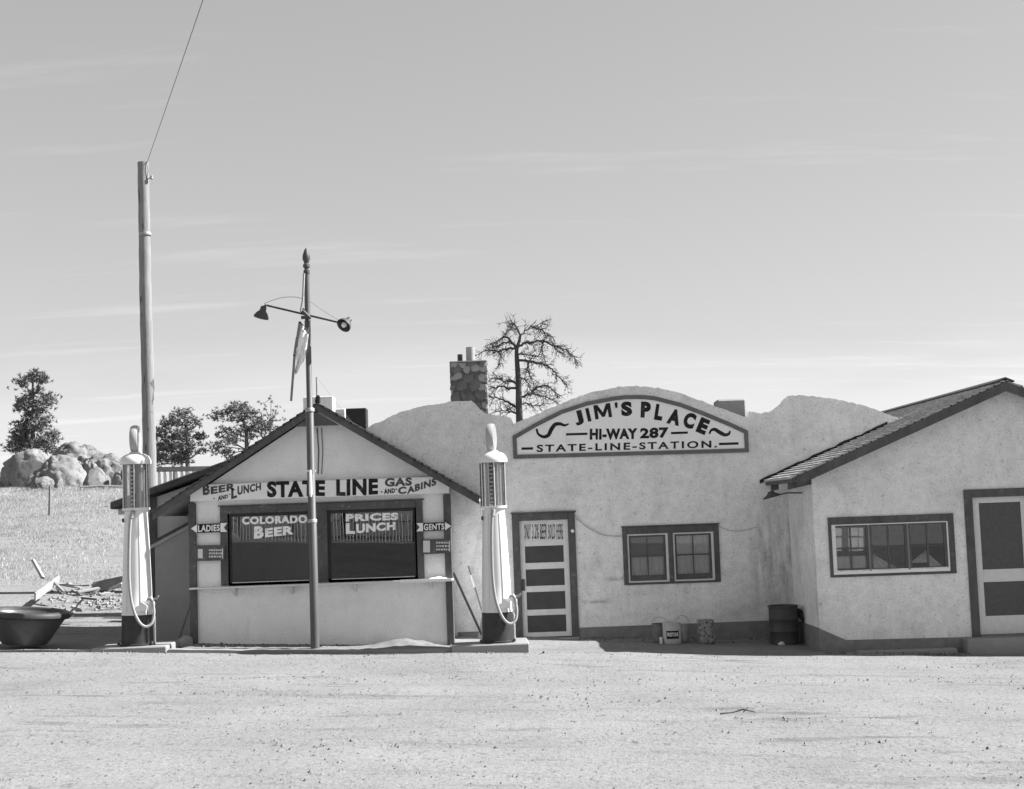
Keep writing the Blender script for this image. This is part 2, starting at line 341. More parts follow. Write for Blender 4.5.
LEAF = gmat('pine_needles', 0.17, 0.8, 0.35, 2.5, 0, 10, 0.15)
GRASS = gmat('dry_grass', 0.64, 0.9, 0.35, 0.35, 0, 10, 0.1)
GALV = gmat('galvanized_metal', 0.33, 0.5, 0.25, 10, 0.2, 40, 0.4, metal=0.3)
PAPER = gmat('pale_paper', 0.6, 0.9, 0.1, 10)

GROUND = gmat('dirt_road', 0.242, 0.95, 0.13, 0.9, 1.0, 24, 0.05, stretch=(0.6, 0.6, 1),
              specks=[(9.0, 0.60, 0.70, 0.66, (1.0, 0.8, 1), 5), (34.0, 0.58, 0.68, 0.60, (1, 0.35, 1), 3), (60.0, 0.4, 0.7, 0.78, (1, 0.3, 1), 3), (16.0, 0.42, 0.72, 0.86, (0.8, 0.6, 1), 6)],
              stains=[(1.3, 0.57, 0.70, 0.72, (0.15, 1.4, 1), 7), (0.35, 0.5, 0.7, 0.86), (2.2, 0.60, 0.7, 0.68, (0.28, 1.3, 1), 5), (0.8, 0.63, 0.69, 0.66, (0.4, 1.3, 1), 6)])
ASPH = gmat('asphalt', 0.085, 0.9, 0.25, 0.8, 0.6, 30, 0.15)

# ------------------------------------------------------------------ ground, field
def axis(lo, hi, fine_lo, fine_hi, fs, grow=1.25):
    a = [fine_lo]; st = fs
    while a[0] > lo: st *= grow; a.insert(0, max(lo, a[0] - st))
    x = fine_lo
    while x < fine_hi: x += fs; a.append(x)
    st = fs
    while a[-1] < hi: st *= grow; a.append(min(hi, a[-1] + st))
    return a
xs = axis(-500, 500, -14, 12, 0.2); ys = axis(-300, 900, 9, 30, 0.12)
gb = MB()
for y in ys:
    for x in xs:
        z = G(x, y)
        if 8 < y < 31 and -16 < x < 14:
            z += 0.014 * noise.noise((x * 0.4, y * 1.7, 3)) + 0.010 * noise.noise((x * 1.6, y * 4, 9)) + 0.006 * noise.noise((x * 4, y * 7, 2))
            for yr in (13.2, 14.9, 16.8, 18.4): z -= 0.018 * math.exp(-((y - yr - .25 * math.sin(x * .22 + yr)) / .16) ** 2)
        gb.v.append(Vector((x, y, z)))
nx = len(xs)
gb.f = [(j * nx + i, j * nx + i + 1, (j + 1) * nx + i + 1, (j + 1) * nx + i) for j in range(len(ys) - 1) for i in range(nx - 1)]
struct(gb.build('ground', GROUND, smooth=True))

rd = MB(); nr = 60
for j in range(13):
    for i in range(nr + 1):
        x = -60 + 2 * i; y = -15.2 + 21.4 * j / 12; rd.v.append(Vector((x, y, G(x, y) + .012)))
rd.f = [(j * (nr + 1) + i, j * (nr + 1) + i + 1, (j + 1) * (nr + 1) + i + 1, (j + 1) * (nr + 1) + i) for j in range(12) for i in range(nr)]
struct(rd.build('highway', ASPH, smooth=True))
gr = MB(); rg = random.Random(5)
for i in range(12000):
    y = 28.5 + 34 * rg.random() ** 1.1
    x = -(0.23 + 0.2 * rg.random()) * y - (1 if y < 32 else 0)
    dens = noise.noise((x * 0.22, y * 0.22, 1)) + (y - 34) * 0.05
    if dens < rg.uniform(-0.3, 0.9): continue
    z = G(x, y) - 0.02
    hgt = rg.uniform(0.04, 0.15)
    for k in range(5):
        a = rg.uniform(0, 6.28); bx, by = x + rg.uniform(-.15, .15), y + rg.uniform(-.15, .15); wd = rg.uniform(0.006, 0.014)
        lx, ly = math.cos(a) * hgt * .45, math.sin(a) * hgt * .45
        gr.add([(bx - wd, by, z), (bx + wd, by, z), (bx + lx, by + ly, z + hgt * rg.uniform(.6, 1))], [(0, 1, 2)])
tag(gr.build('field_grass', GRASS), 'pale dry grass covering the rising field at left', 'grass', kind='stuff')

pb = MB(); rp = random.Random(8)
for i in range(26000):
    y = 10.2 + 11.6 * rp.random(); x = rp.uniform(-9, 9.5)
    dn = noise.noise((x * .35, y * 1.1, 5)) + .5 * noise.noise((x * 1.5, y * 2.5, 8))
    if dn < rp.uniform(-.5, .75): continue
    s_ = 0.003 + 0.02 * rp.random() ** 5; z = G(x, y) - .004
    z += 0.014 * noise.noise((x * 0.4, y * 1.7, 3)) + 0.010 * noise.noise((x * 1.6, y * 4, 9))
    p = [(x + s_ * math.cos(a) * rp.uniform(.6, 1.5), y + s_ * math.sin(a) * rp.uniform(.6, 1.5), z) for a in (0, 1.5, 3.1, 4.6)]
    t_ = (x + rp.uniform(-.4, .4) * s_, y + rp.uniform(-.3, .3) * s_, z + .004 + s_ * rp.uniform(.5, 1.1))
    pb.add(p + [t_], [(0, 1, 4), (1, 2, 4), (2, 3, 4), (3, 0, 4)])
tag(pb.build('road_pebbles', gmat('pebbles', 0.17, 0.95, 0.6, 1.5)), 'small loose pebbles strewn over the dirt road', 'gravel', kind='stuff')

# ------------------------------------------------------------------ walls with openings
def facade(prof, x0, x1, zb, y0, y1, holes, dx=0.035, jit=0.022, seed=1):
    def top(x): return lerp_pts(prof, x) + jit * noise.noise((x * 3.3, seed, 0)) + jit * .8 * noise.noise((x * 13, seed, 4)) + jit * .5 * noise.noise((x * 31, seed, 6))
    X = set([x0, x1] + [p[0] for p in prof if x0 < p[0] < x1])
    for h in holes: X.update((h[0], h[1]))
    k = x0
    while k < x1: X.add(round(k, 4)); k += dx
    X = sorted(X); X = [a for i, a in enumerate(X) if i == 0 or a - X[i - 1] > 1e-4]
    m = MB()
    for a, b in zip(X, X[1:]):
        c = (a + b) / 2
        cuts = sorted([(h[2], h[3]) for h in holes if h[0] < c < h[1]])
        lo = zb; iv = []
        for q0, q1 in cuts: iv.append((lo, lo, q0, q0)); lo = q1
        iv.append((lo, lo, top(a), top(b)))
        for (la, lb, ta, tb) in iv:
            m.hexa_open([(a, y0, la), (b, y0, lb), (b, y1, lb), (a, y1, la), (a, y0, ta), (b, y0, tb), (b, y1, tb), (a, y1, ta)])
    for h in holes:
        for x in h[:2]: m.add([(x, y0, h[2]), (x, y1, h[2]), (x, y1, h[3]), (x, y0, h[3])], [(0, 1, 2, 3)])
    for x in (x0, x1): m.add([(x, y0, zb), (x, y1, zb), (x, y1, top(x)), (x, y0, top(x))], [(0, 1, 2, 3)])
    return m
def _ho(s, p): return s.add(p, [(0, 3, 2, 1), (4, 5, 6, 7), (0, 1, 5, 4), (2, 3, 7, 6)])
MB.hexa_open = _ho

def frame_rect(m, x0, x1, z0, z1, wl, wr, wb, wt, y0, y1):
    m.box(x0, x0 + wl, y0, y1, z0, z1); m.box(x1 - wr, x1, y0, y1, z0, z1)
    if wt: m.box(x0 + wl, x1 - wr, y0, y1, z1 - wt, z1)
    if wb: m.box(x0 + wl, x1 - wr, y0, y1, z0, z0 + wb)
    return m

# ================================================================== MAIN BUILDING
WY = 24.5
mb_root = empty('station_building', (1.7, WY, G(1.7, WY)), 'stucco station building with curved arched parapet above a dark-framed door', 'building')
px_prof = [(340, 447), (372, 425), (400, 412), (430, 404.5), (471, 400), (475, 403), (480, 410), (487, 414.5), (506, 416), (511, 418), (513.5, 424), (530, 417), (545, 410), (560, 404),
           (575, 398), (590, 393), (603, 389.5), (617, 387), (630, 386), (645, 386.5), (660, 388.5), (680, 393), (700, 400), (720, 408), (740, 415.5), (747, 417.5), (749, 411.5), (760, 413), (772, 411), (780, 405), (785, 399), (789, 395.8), (800, 395.3),
           (815, 396.5), (830, 398.5), (845, 401), (860, 404.5), (876, 409.5), (893, 416), (900, 419)]
prof = [(p.x, p.z) for p in (at(x, y, WY) for x, y in px_prof)]
DX0, DX1, DZ1 = 0.04, 0.90, 2.05                   # door opening
WX0, WX1, WZ0, WZ1 = 1.92, 3.42, 0.93, 1.78        # window opening
facade(prof, -3.45, 6.75, -0.6, WY, WY + 0.24, [(DX0, DX1, -0.6, DZ1), (WX0, WX1, WZ0, WZ1)], seed=3).build('front_wall', STUCCOM, mb_root)
sh = MB()      # side and rear walls, flat roof behind the parapet
x0, x1, y0, y1, zt = -3.4, 6.7, WY + .24, 31.0, 3.3
sh.box(x0, x0 + .2, y0, y1, -.4, zt); sh.box(x1 - .2, x1, y0, y1, -.6, zt); sh.box(x0 + .2, x1 - .2, y1 - .2, y1, -.6, zt)
sh.build('rear_wall', STUCCO2, mb_root)
MB().box(x0 + .2, x1 - .2, y0, y1 - .2, zt - .16, zt - .02).build('flat_roof', TAR, mb_root)
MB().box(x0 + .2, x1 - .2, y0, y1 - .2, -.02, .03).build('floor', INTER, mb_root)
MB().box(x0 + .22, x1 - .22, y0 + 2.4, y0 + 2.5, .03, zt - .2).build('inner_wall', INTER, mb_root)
# plinth
zt_ = lambda x: 0.165 + 0.003 * x
pl = MB()
for a, b in ((-1.08, -0.085), (1.025, 4.755)):
    pl.hexa([(a, WY - .018, -.7), (b, WY - .018, -.7), (b, WY + .01, -.7), (a, WY + .01, -.7), (a, WY - .018, zt_(a)), (b, WY - .018, zt_(b)), (b, WY + .01, zt_(b)), (a, WY + .01, zt_(a))])
pl.build('plinth', PLINTH, mb_root)
# door
dc = MB(); frame_rect(dc, -0.08, 1.017, -0.1, 2.165, .12, .117, 0, .12, WY - .03, WY + .05); dc.box(-.1, 1.04, WY - .05, WY, 2.165, 2.19)
door = dc.build('door_frame', TRIM, mb_root, bevel=.006)
def dpx(x, y): p = at(500 + x / 5.444, 505 + y / 5.444, WY + .03); return p.x, p.z
leafL, leafR, leafB, leafT = 0.042, 0.898, 0.03, 2.043
rails = []
panels = []
for a, b in ((100, 190), (222, 313), (348, 439), (472, 568), (600, 692)):
    _, zt1 = dpx(240, a); _, zb1 = dpx(240, b); panels.append((zb1, zt1))
pxl, pxr = dpx(140, 350)[0], dpx(350, 350)[0]
lf = MB(); lf.box(leafL, pxl, WY + .02, WY + .06, leafB, leafT); lf.box(pxr, leafR, WY + .02, WY + .06, leafB, leafT)
zz = leafT
for zb1, zt1 in panels:
    lf.box(pxl, pxr, WY + .022, WY + .058, zt1, zz); zz = zb1
lf.box(pxl, pxr, WY + .022, WY + .058, leafB, zz)
leaf = lf.build('door', gmat('pale_door_paint', 0.6, 0.7, 0.1, 10, 0.2, 50, 0.2), mb_root, bevel=.004)
for i, (zb1, zt1) in enumerate(panels[1:]):
    o = MB().box(pxl - .01, pxr + .01, WY + .035, WY + .045, zb1 - .01, zt1 + .01).build('panel', gmat('dark_door_panel', 0.055, 0.5, 0.2, 6, 0.1, 30, 0.3), leaf)
notice = MB().box(pxl - .005, pxr + .005, WY + .032, WY + .047, panels[0][0] - .01, panels[0][1] + .01).build('notice_panel', LTRIM, leaf)
tx = MB()
words = [('ONLY', 130, 168), ('3.2%', 174, 212), ('BEER', 218, 256), ('SOLD', 262, 300), ('HERE', 306, 344)]
for s_, a, b in words:
    word(tx, s_, wq(500 + a / 5.444, 500 + b / 5.444, 505 + 104 / 5.444, 505 + 186 / 5.444, 505 + 102 / 5.444, 505 + 184 / 5.444), WY + .029, 0.012)
tx.build('lettering', GREYL, leaf)
hd = MB(); p = at(523.4, 585, WY); hd.box(p.x - .03, p.x + .025, WY + .008, WY + .02, p.z - .1, p.z + .1)
hd.tube([(p.x, WY + .01, p.z + .02), (p.x, WY - .04, p.z + .02), (p.x, WY - .055, p.z + .02)], [.012, .012, .03], 12); hd.build('door_handle', DKMET, leaf)
p = at(572.5, 531, WY - .03); MB().lathe([(.03, 0), (.03, .01), (.018, .016)], (p.x, WY - .03, p.z), 14, Matrix.Rotation(R(90), 3, 'X')).build('bell_button', WHITE, mb_root)
MB().box(-.08, 1.02, WY - .22, WY + .05, -.35, .015).build('door_step', CONC, mb_root, bevel=.01)
# window
wc = MB(); CX0, CX1, CZ0, CZ1 = 1.833, 3.51, 0.87, 1.868
def w3(x, y): p = at(610 + x / 8.533, 515 + y / 8.533, WY - .02); return p.x, p.z
sash = [(w3(150, 300)[0], w3(498, 300)[0]), (w3(541, 300)[0], w3(888, 300)[0])]
sz0, sz1 = w3(320, 574)[1], w3(320, 160)[1]
wc.box(CX0, sash[0][0], WY - .03, WY + .04, CZ0, CZ1); wc.box(sash[1][1], CX1, WY - .03, WY + .04, CZ0, CZ1)
wc.box(sash[0][1], sash[1][0], WY - .03, WY + .1, sz0, sz1)
wc.box(sash[0][0], sash[1][1], WY - .028, WY + .04, sz1, CZ1); wc.box(sash[0][0], sash[1][1], WY - .03, WY + .04, CZ0, sz0)
wc.box(CX0 - .02, CX1 + .02, WY - .045, WY + .01, CZ1, CZ1 + .02)
win = wc.build('window_frame', TRIM, mb_root, bevel=.005)
for (a, b) in sash:
    q = MB(); frame_rect(q, a, b, sz0, sz1, .028, .04, .025, .025, WY - .012, WY + .06); q.build('stop_moulding', LTRIM, win)
    q = MB(); a2, b2, z0, z1 = a + .028, b - .04, sz0 + .025, sz1 - .025
    frame_rect(q, a2, b2, z0, z1, .035, .035, .095, .03, WY + .012, WY + .05)
    xm = (a2 + b2) / 2; zm_ = (z0 + .095 + z1 - .03) / 2
    q.box(xm - .009, xm + .009, WY + .015, WY + .045, z0 + .09, z1 - .025); q.box(a2 + .03, b2 - .03, WY + .017, WY + .043, zm_ - .011, zm_ + .011)
    ss = q.build('sash', TRIM, win)
    for i in (0, 1):
        for j in (0, 1):
            xa, xb = (a2 + .03, xm) if i == 0 else (xm, b2 - .03); za, zb2 = (z0 + .09, zm_) if j == 0 else (zm_, z1 - .025)
            MB().box(xa, xb, WY + .028, WY + .032, za, zb2).build('pane', PANEG, ss)
a, b = sash[0]
MB().box(a, b, WY + .05, WY + .053, (sz0 + sz1) / 2 + .02, sz1).build('roller_blind', CURTD, win)
def drape(x0, x1, z0, z1, y, nf=9, amp=.02, tie=0.0, skew=0.0):
    m = MB(); n = 40; rows = 8
    for r_ in range(rows + 1):
        t = r_ / rows
        for i in range(n + 1):
            u = i / n; x = x0 + (x1 - x0) * (u * (1 - tie * math.sin(math.pi * min(1, t * .9))) if tie >= 0 else 1 - (1 - u) * (1 + tie * math.sin(math.pi * min(1, t * .9))))
            m.v.append(Vector((x, y + amp * math.sin(u * nf * 6.28 + t), z1 + (z0 - z1) * t)))
    m.f = [(r_ * (n + 1) + i, r_ * (n + 1) + i + 1, (r_ + 1) * (n + 1) + i + 1, (r_ + 1) * (n + 1) + i) for r_ in range(rows) for i in range(n)]
    return m
drape(a, b, sz0, (sz0 + sz1) / 2 + .02, WY + .075).build('curtain', CURT, win, smooth=True)
a, b = sash[1]; drape(a, b, sz0, sz1, WY + .075).build('curtain', CURT, win, smooth=True)
# stone chimney, with stones as sub-parts
CYY = 25.7
c0, c1 = at(449.5, 362, CYY), at(487, 362, CYY)
chx0, chx1, chz0, chz1 = c0.x, c1.x, 3.28, c0.z
core = MB().box(chx0 + .02, chx1 - .02, CYY + .02, CYY + .63, chz0, chz1 - .02).build('chimney', MORT, mb_root)
rs = random.Random(4)
def stone_mesh(seed, wd, hg, dp):
    r_ = random.Random(seed); n = 7; ring = []
    for k in range(n):
        a = 2 * math.pi * (k + r_.uniform(-.25, .25)) / n; ca, sa = math.cos(a), math.sin(a)
        q = max(abs(ca), abs(sa)) ** .6; ring.append((ca / q * wd / 2 * r_.uniform(.9, 1.06), sa / q * hg / 2 * r_.uniform(.9, 1.06)))
    m = MB(); vs = [(x, 0.03, z) for x, z in ring] + [(x * .96, -dp * .6, z * .96) for x, z in ring] + [(x * .8, -dp * r_.uniform(.85, 1.1), z * .8) for x, z in ring]
    m.add(vs, [tuple(range(2 * n, 3 * n))] + [(j * n + i, j * n + (i + 1) % n, (j + 1) * n + (i + 1) % n, (j + 1) * n + i) for j in (0, 1) for i in range(n)])
    me = bpy.data.meshes.new('stone'); me.from_pydata([tuple(p) for p in m.v], [], m.f); me.materials.append(STONE); me.update(); return me
rl = core
def stones_on(face, lo, hi, place):
    z = chz0 + .42
    while z < chz1 - .05:
        hg = rs.uniform(.10, .19); u = lo - rs.uniform(0, .05)
        while u < hi - .04:
            wd = rs.uniform(.10, .27); h2 = hg * rs.uniform(.75, 1.35)
            me = stone_mesh(rs.random(), wd * 1.02, h2, rs.uniform(.012, .024))
            if rs.random() < .3: me.materials[0] = STONEL
            o = bpy.data.objects.new('stone', me); COL.objects.link(o); o.parent = core
            cu = min(max(u + wd / 2, lo + wd / 2 - .01), hi - wd / 2 + .01)
            loc, rz = place(cu, min(z + hg / 2 + rs.uniform(-.035, .035), chz1 - h2 * .45)); o.location = Vector(loc) - mb_root.location; o.rotation_euler = Matrix.Rotation(rz, 3, 'Z').to_4x4().to_euler() if False else (0, rs.uniform(-.5, .5) if abs(rz) < .1 else 0, rz)
            u += wd
        z += hg
stones_on('front', chx0, chx1, lambda u, z: ((u, CYY + .02, z), 0))
stones_on('right', CYY, CYY + .65, lambda u, z: ((chx1 - .02, u, z), R(90)))
stones_on('left', CYY, CYY + .65, lambda u, z: ((chx0 + .02, u, z), R(-90)))
capm = MB().box(chx0 - .005, chx1 + .005, CYY - .005, CYY + .655, chz1 - .03, chz1 + .015).build('chimney_cap', MORT, core, bevel=.02)
p0, p1 = at(464.5, 347.5, 26.0), at(474.5, 360.5, 26.0)
MB().lathe([(.085, chz1), (.085, p0.z), (.07, p0.z), (.07, p0.z - .1)], ((p0.x + p1.x) / 2 + .02, 26.0, 0), 18).build('flue_pipe', GALV, core, smooth=True)
p0 = at(460, 354.5, 26.1); MB().lathe([(.05, chz1), (.05, p0.z), (.04, p0.z), (.04, p0.z - .1)], (p0.x, 26.1, 0), 14).build('flue_pipe', DKMET, core, smooth=True)
# second, stuccoed chimney behind the arch
q0, q1 = at(717, 399.5, 25.6), at(746, 399.5, 25.6)
MB().box(q0.x, q1.x, 25.6, 26.1, 3.25, q0.z).build('stucco_chimney', gmat('grey_stucco', 0.3, 0.95, 0.15, 5, 0.5, 40, 0.1), mb_root, bevel=.03)
# dark brick chimney behind the kiosk roof, pale flue box beside it
q0, q1 = at(345.5, 408.5, 26.6), at(366, 408.5, 26.6)
MB().box(q0.x, q1.x, 26.6, 26.95, 3.25, q0.z).build('dark_chimney', gmat('sooty_brick', 0.045, 0.95, 0.35, 9, 0.5, 30, 0.1, stretch=(1, 1, 3)), mb_root, bevel=.012)
q0, q1 = at(303, 397, 27.5), at(332.5, 397, 27.5)
MB().box(q0.x, q1.x, 27.5, 27.9, 3.25, q0.z).build('pale_flue_box', STUCCO2, mb_root, bevel=.008)
q0, q1 = at(335, 409, 27.2), at(345, 409, 27.2)
MB().box(q0.x, q1.x, 27.2, 27.45, 3.25, q0.z).build('pale_flue_box', STUCCO2, mb_root, bevel=.008)

MB().tube([Vector(q) for q in smooth_pts([tuple(at(x, y, WY - .015)) for x, y in ((574, 514), (583, 524), (594, 531), (606, 535.5), (622, 536))], 5)], .009, 6).build('sagging_wire', gmat('grey_cable', .42, .8, .2, 9), mb_root)
MB().tube([Vector(q) for q in smooth_pts([tuple(at(x, y, WY - .015)) for x, y in ((719, 526), (728, 530), (741, 531), (756, 527))], 5)], .006, 6).build('sagging_wire', MATS['grey_cable'], mb_root)
# painted wall sign
SY = WY - .03
sg = empty('wall_sign', (2.05, WY, 3.12), "arched white sign lettered Jim's Place with dark border on the parapet", 'sign')
out_px = [(513.5, 458.8), (749, 452.2), (748, 430.7), (731.6, 423), (706, 412.3), (680.8, 402.8), (655.4, 396.3), (645, 395.2), (637, 395), (625, 395.2), (611.6, 396.8), (586, 401.8), (561, 410), (535, 423), (512.5, 436)]
def inset_px(pts, d):
    c = (631, 430); n = len(pts); out = []
    for i, (x, y) in enumerate(pts):
        a, b = pts[i - 1], pts[(i + 1) % n]
        e1 = (x - a[0], y - a[1]); e2 = (b[0] - x, b[1] - y)
        n1 = (e1[1], -e1[0]); n2 = (e2[1], -e2[0]); l1, l2 = math.hypot(*n1), math.hypot(*n2)
        n1 = (n1[0] / l1, n1[1] / l1); n2 = (n2[0] / l2, n2[1] / l2); bx, by = n1[0] + n2[0], n1[1] + n2[1]; k = bx * bx + by * by
        k = 2 / k if k > .2 else 1
        out.append((x + bx * d * k, y + by * d * k))
    return out
in_px = inset_px(out_px, 4.0)
if in_px[0][1] > out_px[0][1]: in_px = inset_px(out_px, -4.0)
O = [at(x, y, SY) for x, y in out_px]; I = [at(x, y, SY) for x, y in in_px]; n = len(O)
bm_ = MB().add([(p.x, SY, p.z) for p in O] + [(p.x, SY, p.z) for p in I] + [(p.x, WY + .01, p.z) for p in O] + [(p.x, WY + .01, p.z) for p in I],
               [(i, (i + 1) % n, n + (i + 1) % n, n + i) for i in range(n)] + [(i, 2 * n + i, 2 * n + (i + 1) % n, (i + 1) % n) for i in range(n)] + [(n + i, n + (i + 1) % n, 3 * n + (i + 1) % n, 3 * n + i) for i in range(n)])
bm_.build('border', SIGNB, sg)
MB().prism([(p.x, p.z) for p in I], WY - .012, WY + .004).build('board', SIGNW, sg)
LY = WY - .015
jm = MB()
for ch, cx_, cy_, w_, h_, r_ in [('J', 578.7, 417.8, 8.6, 14.6, 14), ('I', 588.3, 414.8, 3.6, 13.6, 13), ('M', 602.7, 411.2, 17, 14.2, 9), ("'", 616.2, 405.2, 2.8, 5.5, 5), ('S', 626.6, 408.8, 11, 14.6, 3)]:
    letter(jm, ch, cx_, cy_, w_, h_, r_, LY, 0.066)
jm.build('lettering', BLACK, sg)
jm = MB()
for ch, cx_, cy_, w_, h_, r_ in [('P', 645.8, 409.7, 10, 16, -2), ('L', 659, 412.3, 8, 16, -9), ('A', 674.3, 417, 13, 15.6, -14), ('C', 689.5, 420.5, 11.5, 15.8, -18), ('E', 703, 426, 10, 15.8, -23)]:
    letter(jm, ch, cx_, cy_, w_, h_, r_, LY, 0.066)
jm.build('lettering', BLACK, sg)
hw = MB(); word(hw, 'HI-WAY', wq(589.7, 637.6, 428.8, 439.8, 428.2, 439), LY, .055, 1.1); word(hw, '287', wq(640, 668.7, 428, 438.8, 427.3, 438), LY, .05, 1.08); hw.build('lettering', BLACK, sg)
st_ = MB(); word(st_, 'STATE-LINE-STATION.', wq(536.7, 717, 444.8, 452.2, 440.4, 447.6), LY, .03, 1.3); st_.build('lettering', BLACK, sg)
def stroke(*a):
    f_ = MB(); ribbon(f_, *a); f_.build('flourish', BLACK, sg)
stroke([(566, 434.4), (587.5, 433.8)], 2.3, LY); stroke([(671, 433.1), (687.8, 432.6)], 2.3, LY)
stroke([(521.4, 448.7), (533, 448.4)], 2.4, LY); stroke([(719, 444), (738.5, 443.4)], 2.4, LY)
z6 = lambda x, y: (510 + x / 7.877, 385 + y / 7.877)
z7 = lambda x, y: (630 + x / 7.877, 385 + y / 7.877)
c_ = smooth_pts([z6(*q) for q in [(210, 345), (222, 385), (262, 408), (302, 395), (325, 350), (355, 312), (395, 306), (430, 318), (463, 305)]])
stroke(c_, [1.0 + 3.0 * math.sin(math.pi * min(.97, max(.12, i / len(c_)))) for i in range(len(c_))], LY)
c_ = smooth_pts([z7(*q) for q in [(625, 385), (640, 357), (668, 350), (705, 372), (745, 392), (778, 385), (788, 360)]])
stroke(c_, [1.0 + 2.8 * math.sin(math.pi * min(.95, max(.1, i / len(c_)))) for i in range(len(c_))], LY)

# ================================================================== RIGHT BUILDING
RY = 22.5
rb = empty('gabled_annex', (7.85, RY, G(7.85, RY)), 'pale stucco gabled building with long low window and dark rake board at right', 'building')
EX, EZ, RX, RZ = 4.37, 2.606, 7.86, 4.03
sl_ = (RZ - EZ) / (RX - EX)
roofz = lambda x: EZ + sl_ * (x - EX) if x < RX else RZ - sl_ * (x - RX)
gx0, gx1 = 4.755, 10.97
aw0, aw1, az0, az1 = 5.09, 6.87, 1.09, 1.83
ad0, ad1, adz = 7.29, 8.20, 2.20
facade([(gx0, roofz(gx0) - .12), (RX, RZ - .12), (gx1, roofz(gx1) - .12)], gx0, gx1, -1.0, RY, RY + .2, [(aw0, aw1, az0, az1), (ad0, ad1, -1.0, adz)], dx=.5, jit=0).build('front_wall', STUCCO, rb)
sd = MB()
sd.box(gx0, gx0 + .2, RY + .2, 24.5, -1, roofz(gx0) - .1)
MB().box(gx1 - .2, gx1, RY + .2, 31, -1, roofz(gx1) - .1).build('side_wall', STUCCO, rb)
bwx0, bwx1, bwz0, bwz1 = 5.9, 7.2, 1.1, 2.0
sd2 = facade([(gx0 + .2, 2.9), (gx1 - .2, 2.9)], gx0 + .2, gx1 - .2, -1, 26.5, 26.6, [], dx=3, jit=0)
sd.build('side_wall', STUCCO, rb)
sd2.build('inner_wall', INTER, rb)
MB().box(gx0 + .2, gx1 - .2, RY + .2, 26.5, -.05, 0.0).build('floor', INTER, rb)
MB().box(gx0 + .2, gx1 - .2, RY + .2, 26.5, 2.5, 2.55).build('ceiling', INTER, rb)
# roof deck, shingles, rake boards
deck = MB()
for (xa, xb) in ((EX, RX), (RX, 2 * RX - EX)):
    deck.hexa([(xa, RY - .26, roofz(xa) - .10), (xb, RY - .26, roofz(xb) - .10), (xb, 31.2, roofz(xb) - .10), (xa, 31.2, roofz(xa) - .10),
               (xa, RY - .26, roofz(xa) - .03), (xb, RY - .26, roofz(xb) - .03), (xb, 31.2, roofz(xb) - .03), (xa, 31.2, roofz(xa) - .03)])
rdeck = deck.build('roof', TRIM, rb)
def shingles(ex_, ez_, rx_, rz_, y0, y1, expo, wd, thick, seed, clear=None):
    r_ = random.Random(seed); m = MB(); d = Vector((rx_ - ex_, 0, rz_ - ez_)); Ln = d.length; d.normalize()
    nrm = Vector((-d.z, 0, d.x)); nrm = nrm if nrm.z > 0 else -nrm
    k = 0; s0 = -.03
    while s0 < Ln - .02:
        y = y0 - r_.uniform(0, wd)
        s1 = min(s0 + expo + .03, Ln)
        while y < y1:
            ww = wd * r_.uniform(.7, 1.3); a, b = max(y, y0), min(y + ww - .006, y1); y += ww
            if b - a < .02: continue
            j = r_.uniform(-.004, .004); t0 = thick * r_.uniform(.92, 1.08)
            p = Vector((ex_, 0, ez_)) + d * (s0 + j); q = Vector((ex_, 0, ez_)) + d * s1
            A = p - nrm * .028; B = q - nrm * .028; C_ = p + nrm * (t0 - .016); D = q + nrm * (-.014)
            m.hexa([(A.x, a, A.z), (B.x, a, B.z), (B.x, b, B.z), (A.x, b, A.z), (C_.x, a, C_.z), (D.x, a, D.z), (D.x, b, D.z), (C_.x, b, C_.z)])
        s0 += expo
    return m
tag(shingles(EX, EZ, RX, RZ, RY - .28, 31.2, .128, .3, .032, 2).build('shingles', SHINGLE, rdeck), kind='stuff')
tag(shingles(2 * RX - EX, EZ, RX, RZ, RY - .28, 31.2, .25, .5, .024, 6).build('shingles', SHINGLE, rdeck), kind='stuff')
MB().prism([(RX - .14, RZ - .045), (RX, RZ + .012), (RX + .14, RZ - .045), (RX + .14, RZ - .02), (RX, RZ + .04), (RX - .14, RZ - .02)], RY - .29, 31.2).build('ridge_cap', SHINGD, rdeck)
def rake(x0, z0, x1, z1, y0, y1, hgt):
    return MB().hexa([(x0, y0, z0 - hgt), (x1, y0, z1 - hgt), (x1, y1, z1 - hgt), (x0, y1, z0 - hgt), (x0, y0, z0), (x1, y0, z1), (x1, y1, z1), (x0, y1, z0)])
rake(EX + .09, roofz(EX + .09) - .035, RX, RZ - .035, RY - .30, RY - .262, .15).build('rake_board', TRIM, rdeck)
xr = 2 * RX - EX; rake(RX + .001, RZ - .035, xr, roofz(xr) - .035, RY - .30, RY - .262, .15).build('rake_board', TRIM, rdeck)
for k in range(3):
    yy = RY + .05 + k * .75
    MB().hexa([(EX + .02, yy, EZ - .2), (gx0, yy, EZ - .13), (gx0, yy + .09, EZ - .13), (EX + .02, yy + .09, EZ - .2), (EX + .02, yy, EZ - .1), (gx0, yy, EZ - .02), (gx0, yy + .09, EZ - .02), (EX + .02, yy + .09, EZ - .1)]).build('rafter_tail', LTRIM if k == 1 else TRIM, rb)
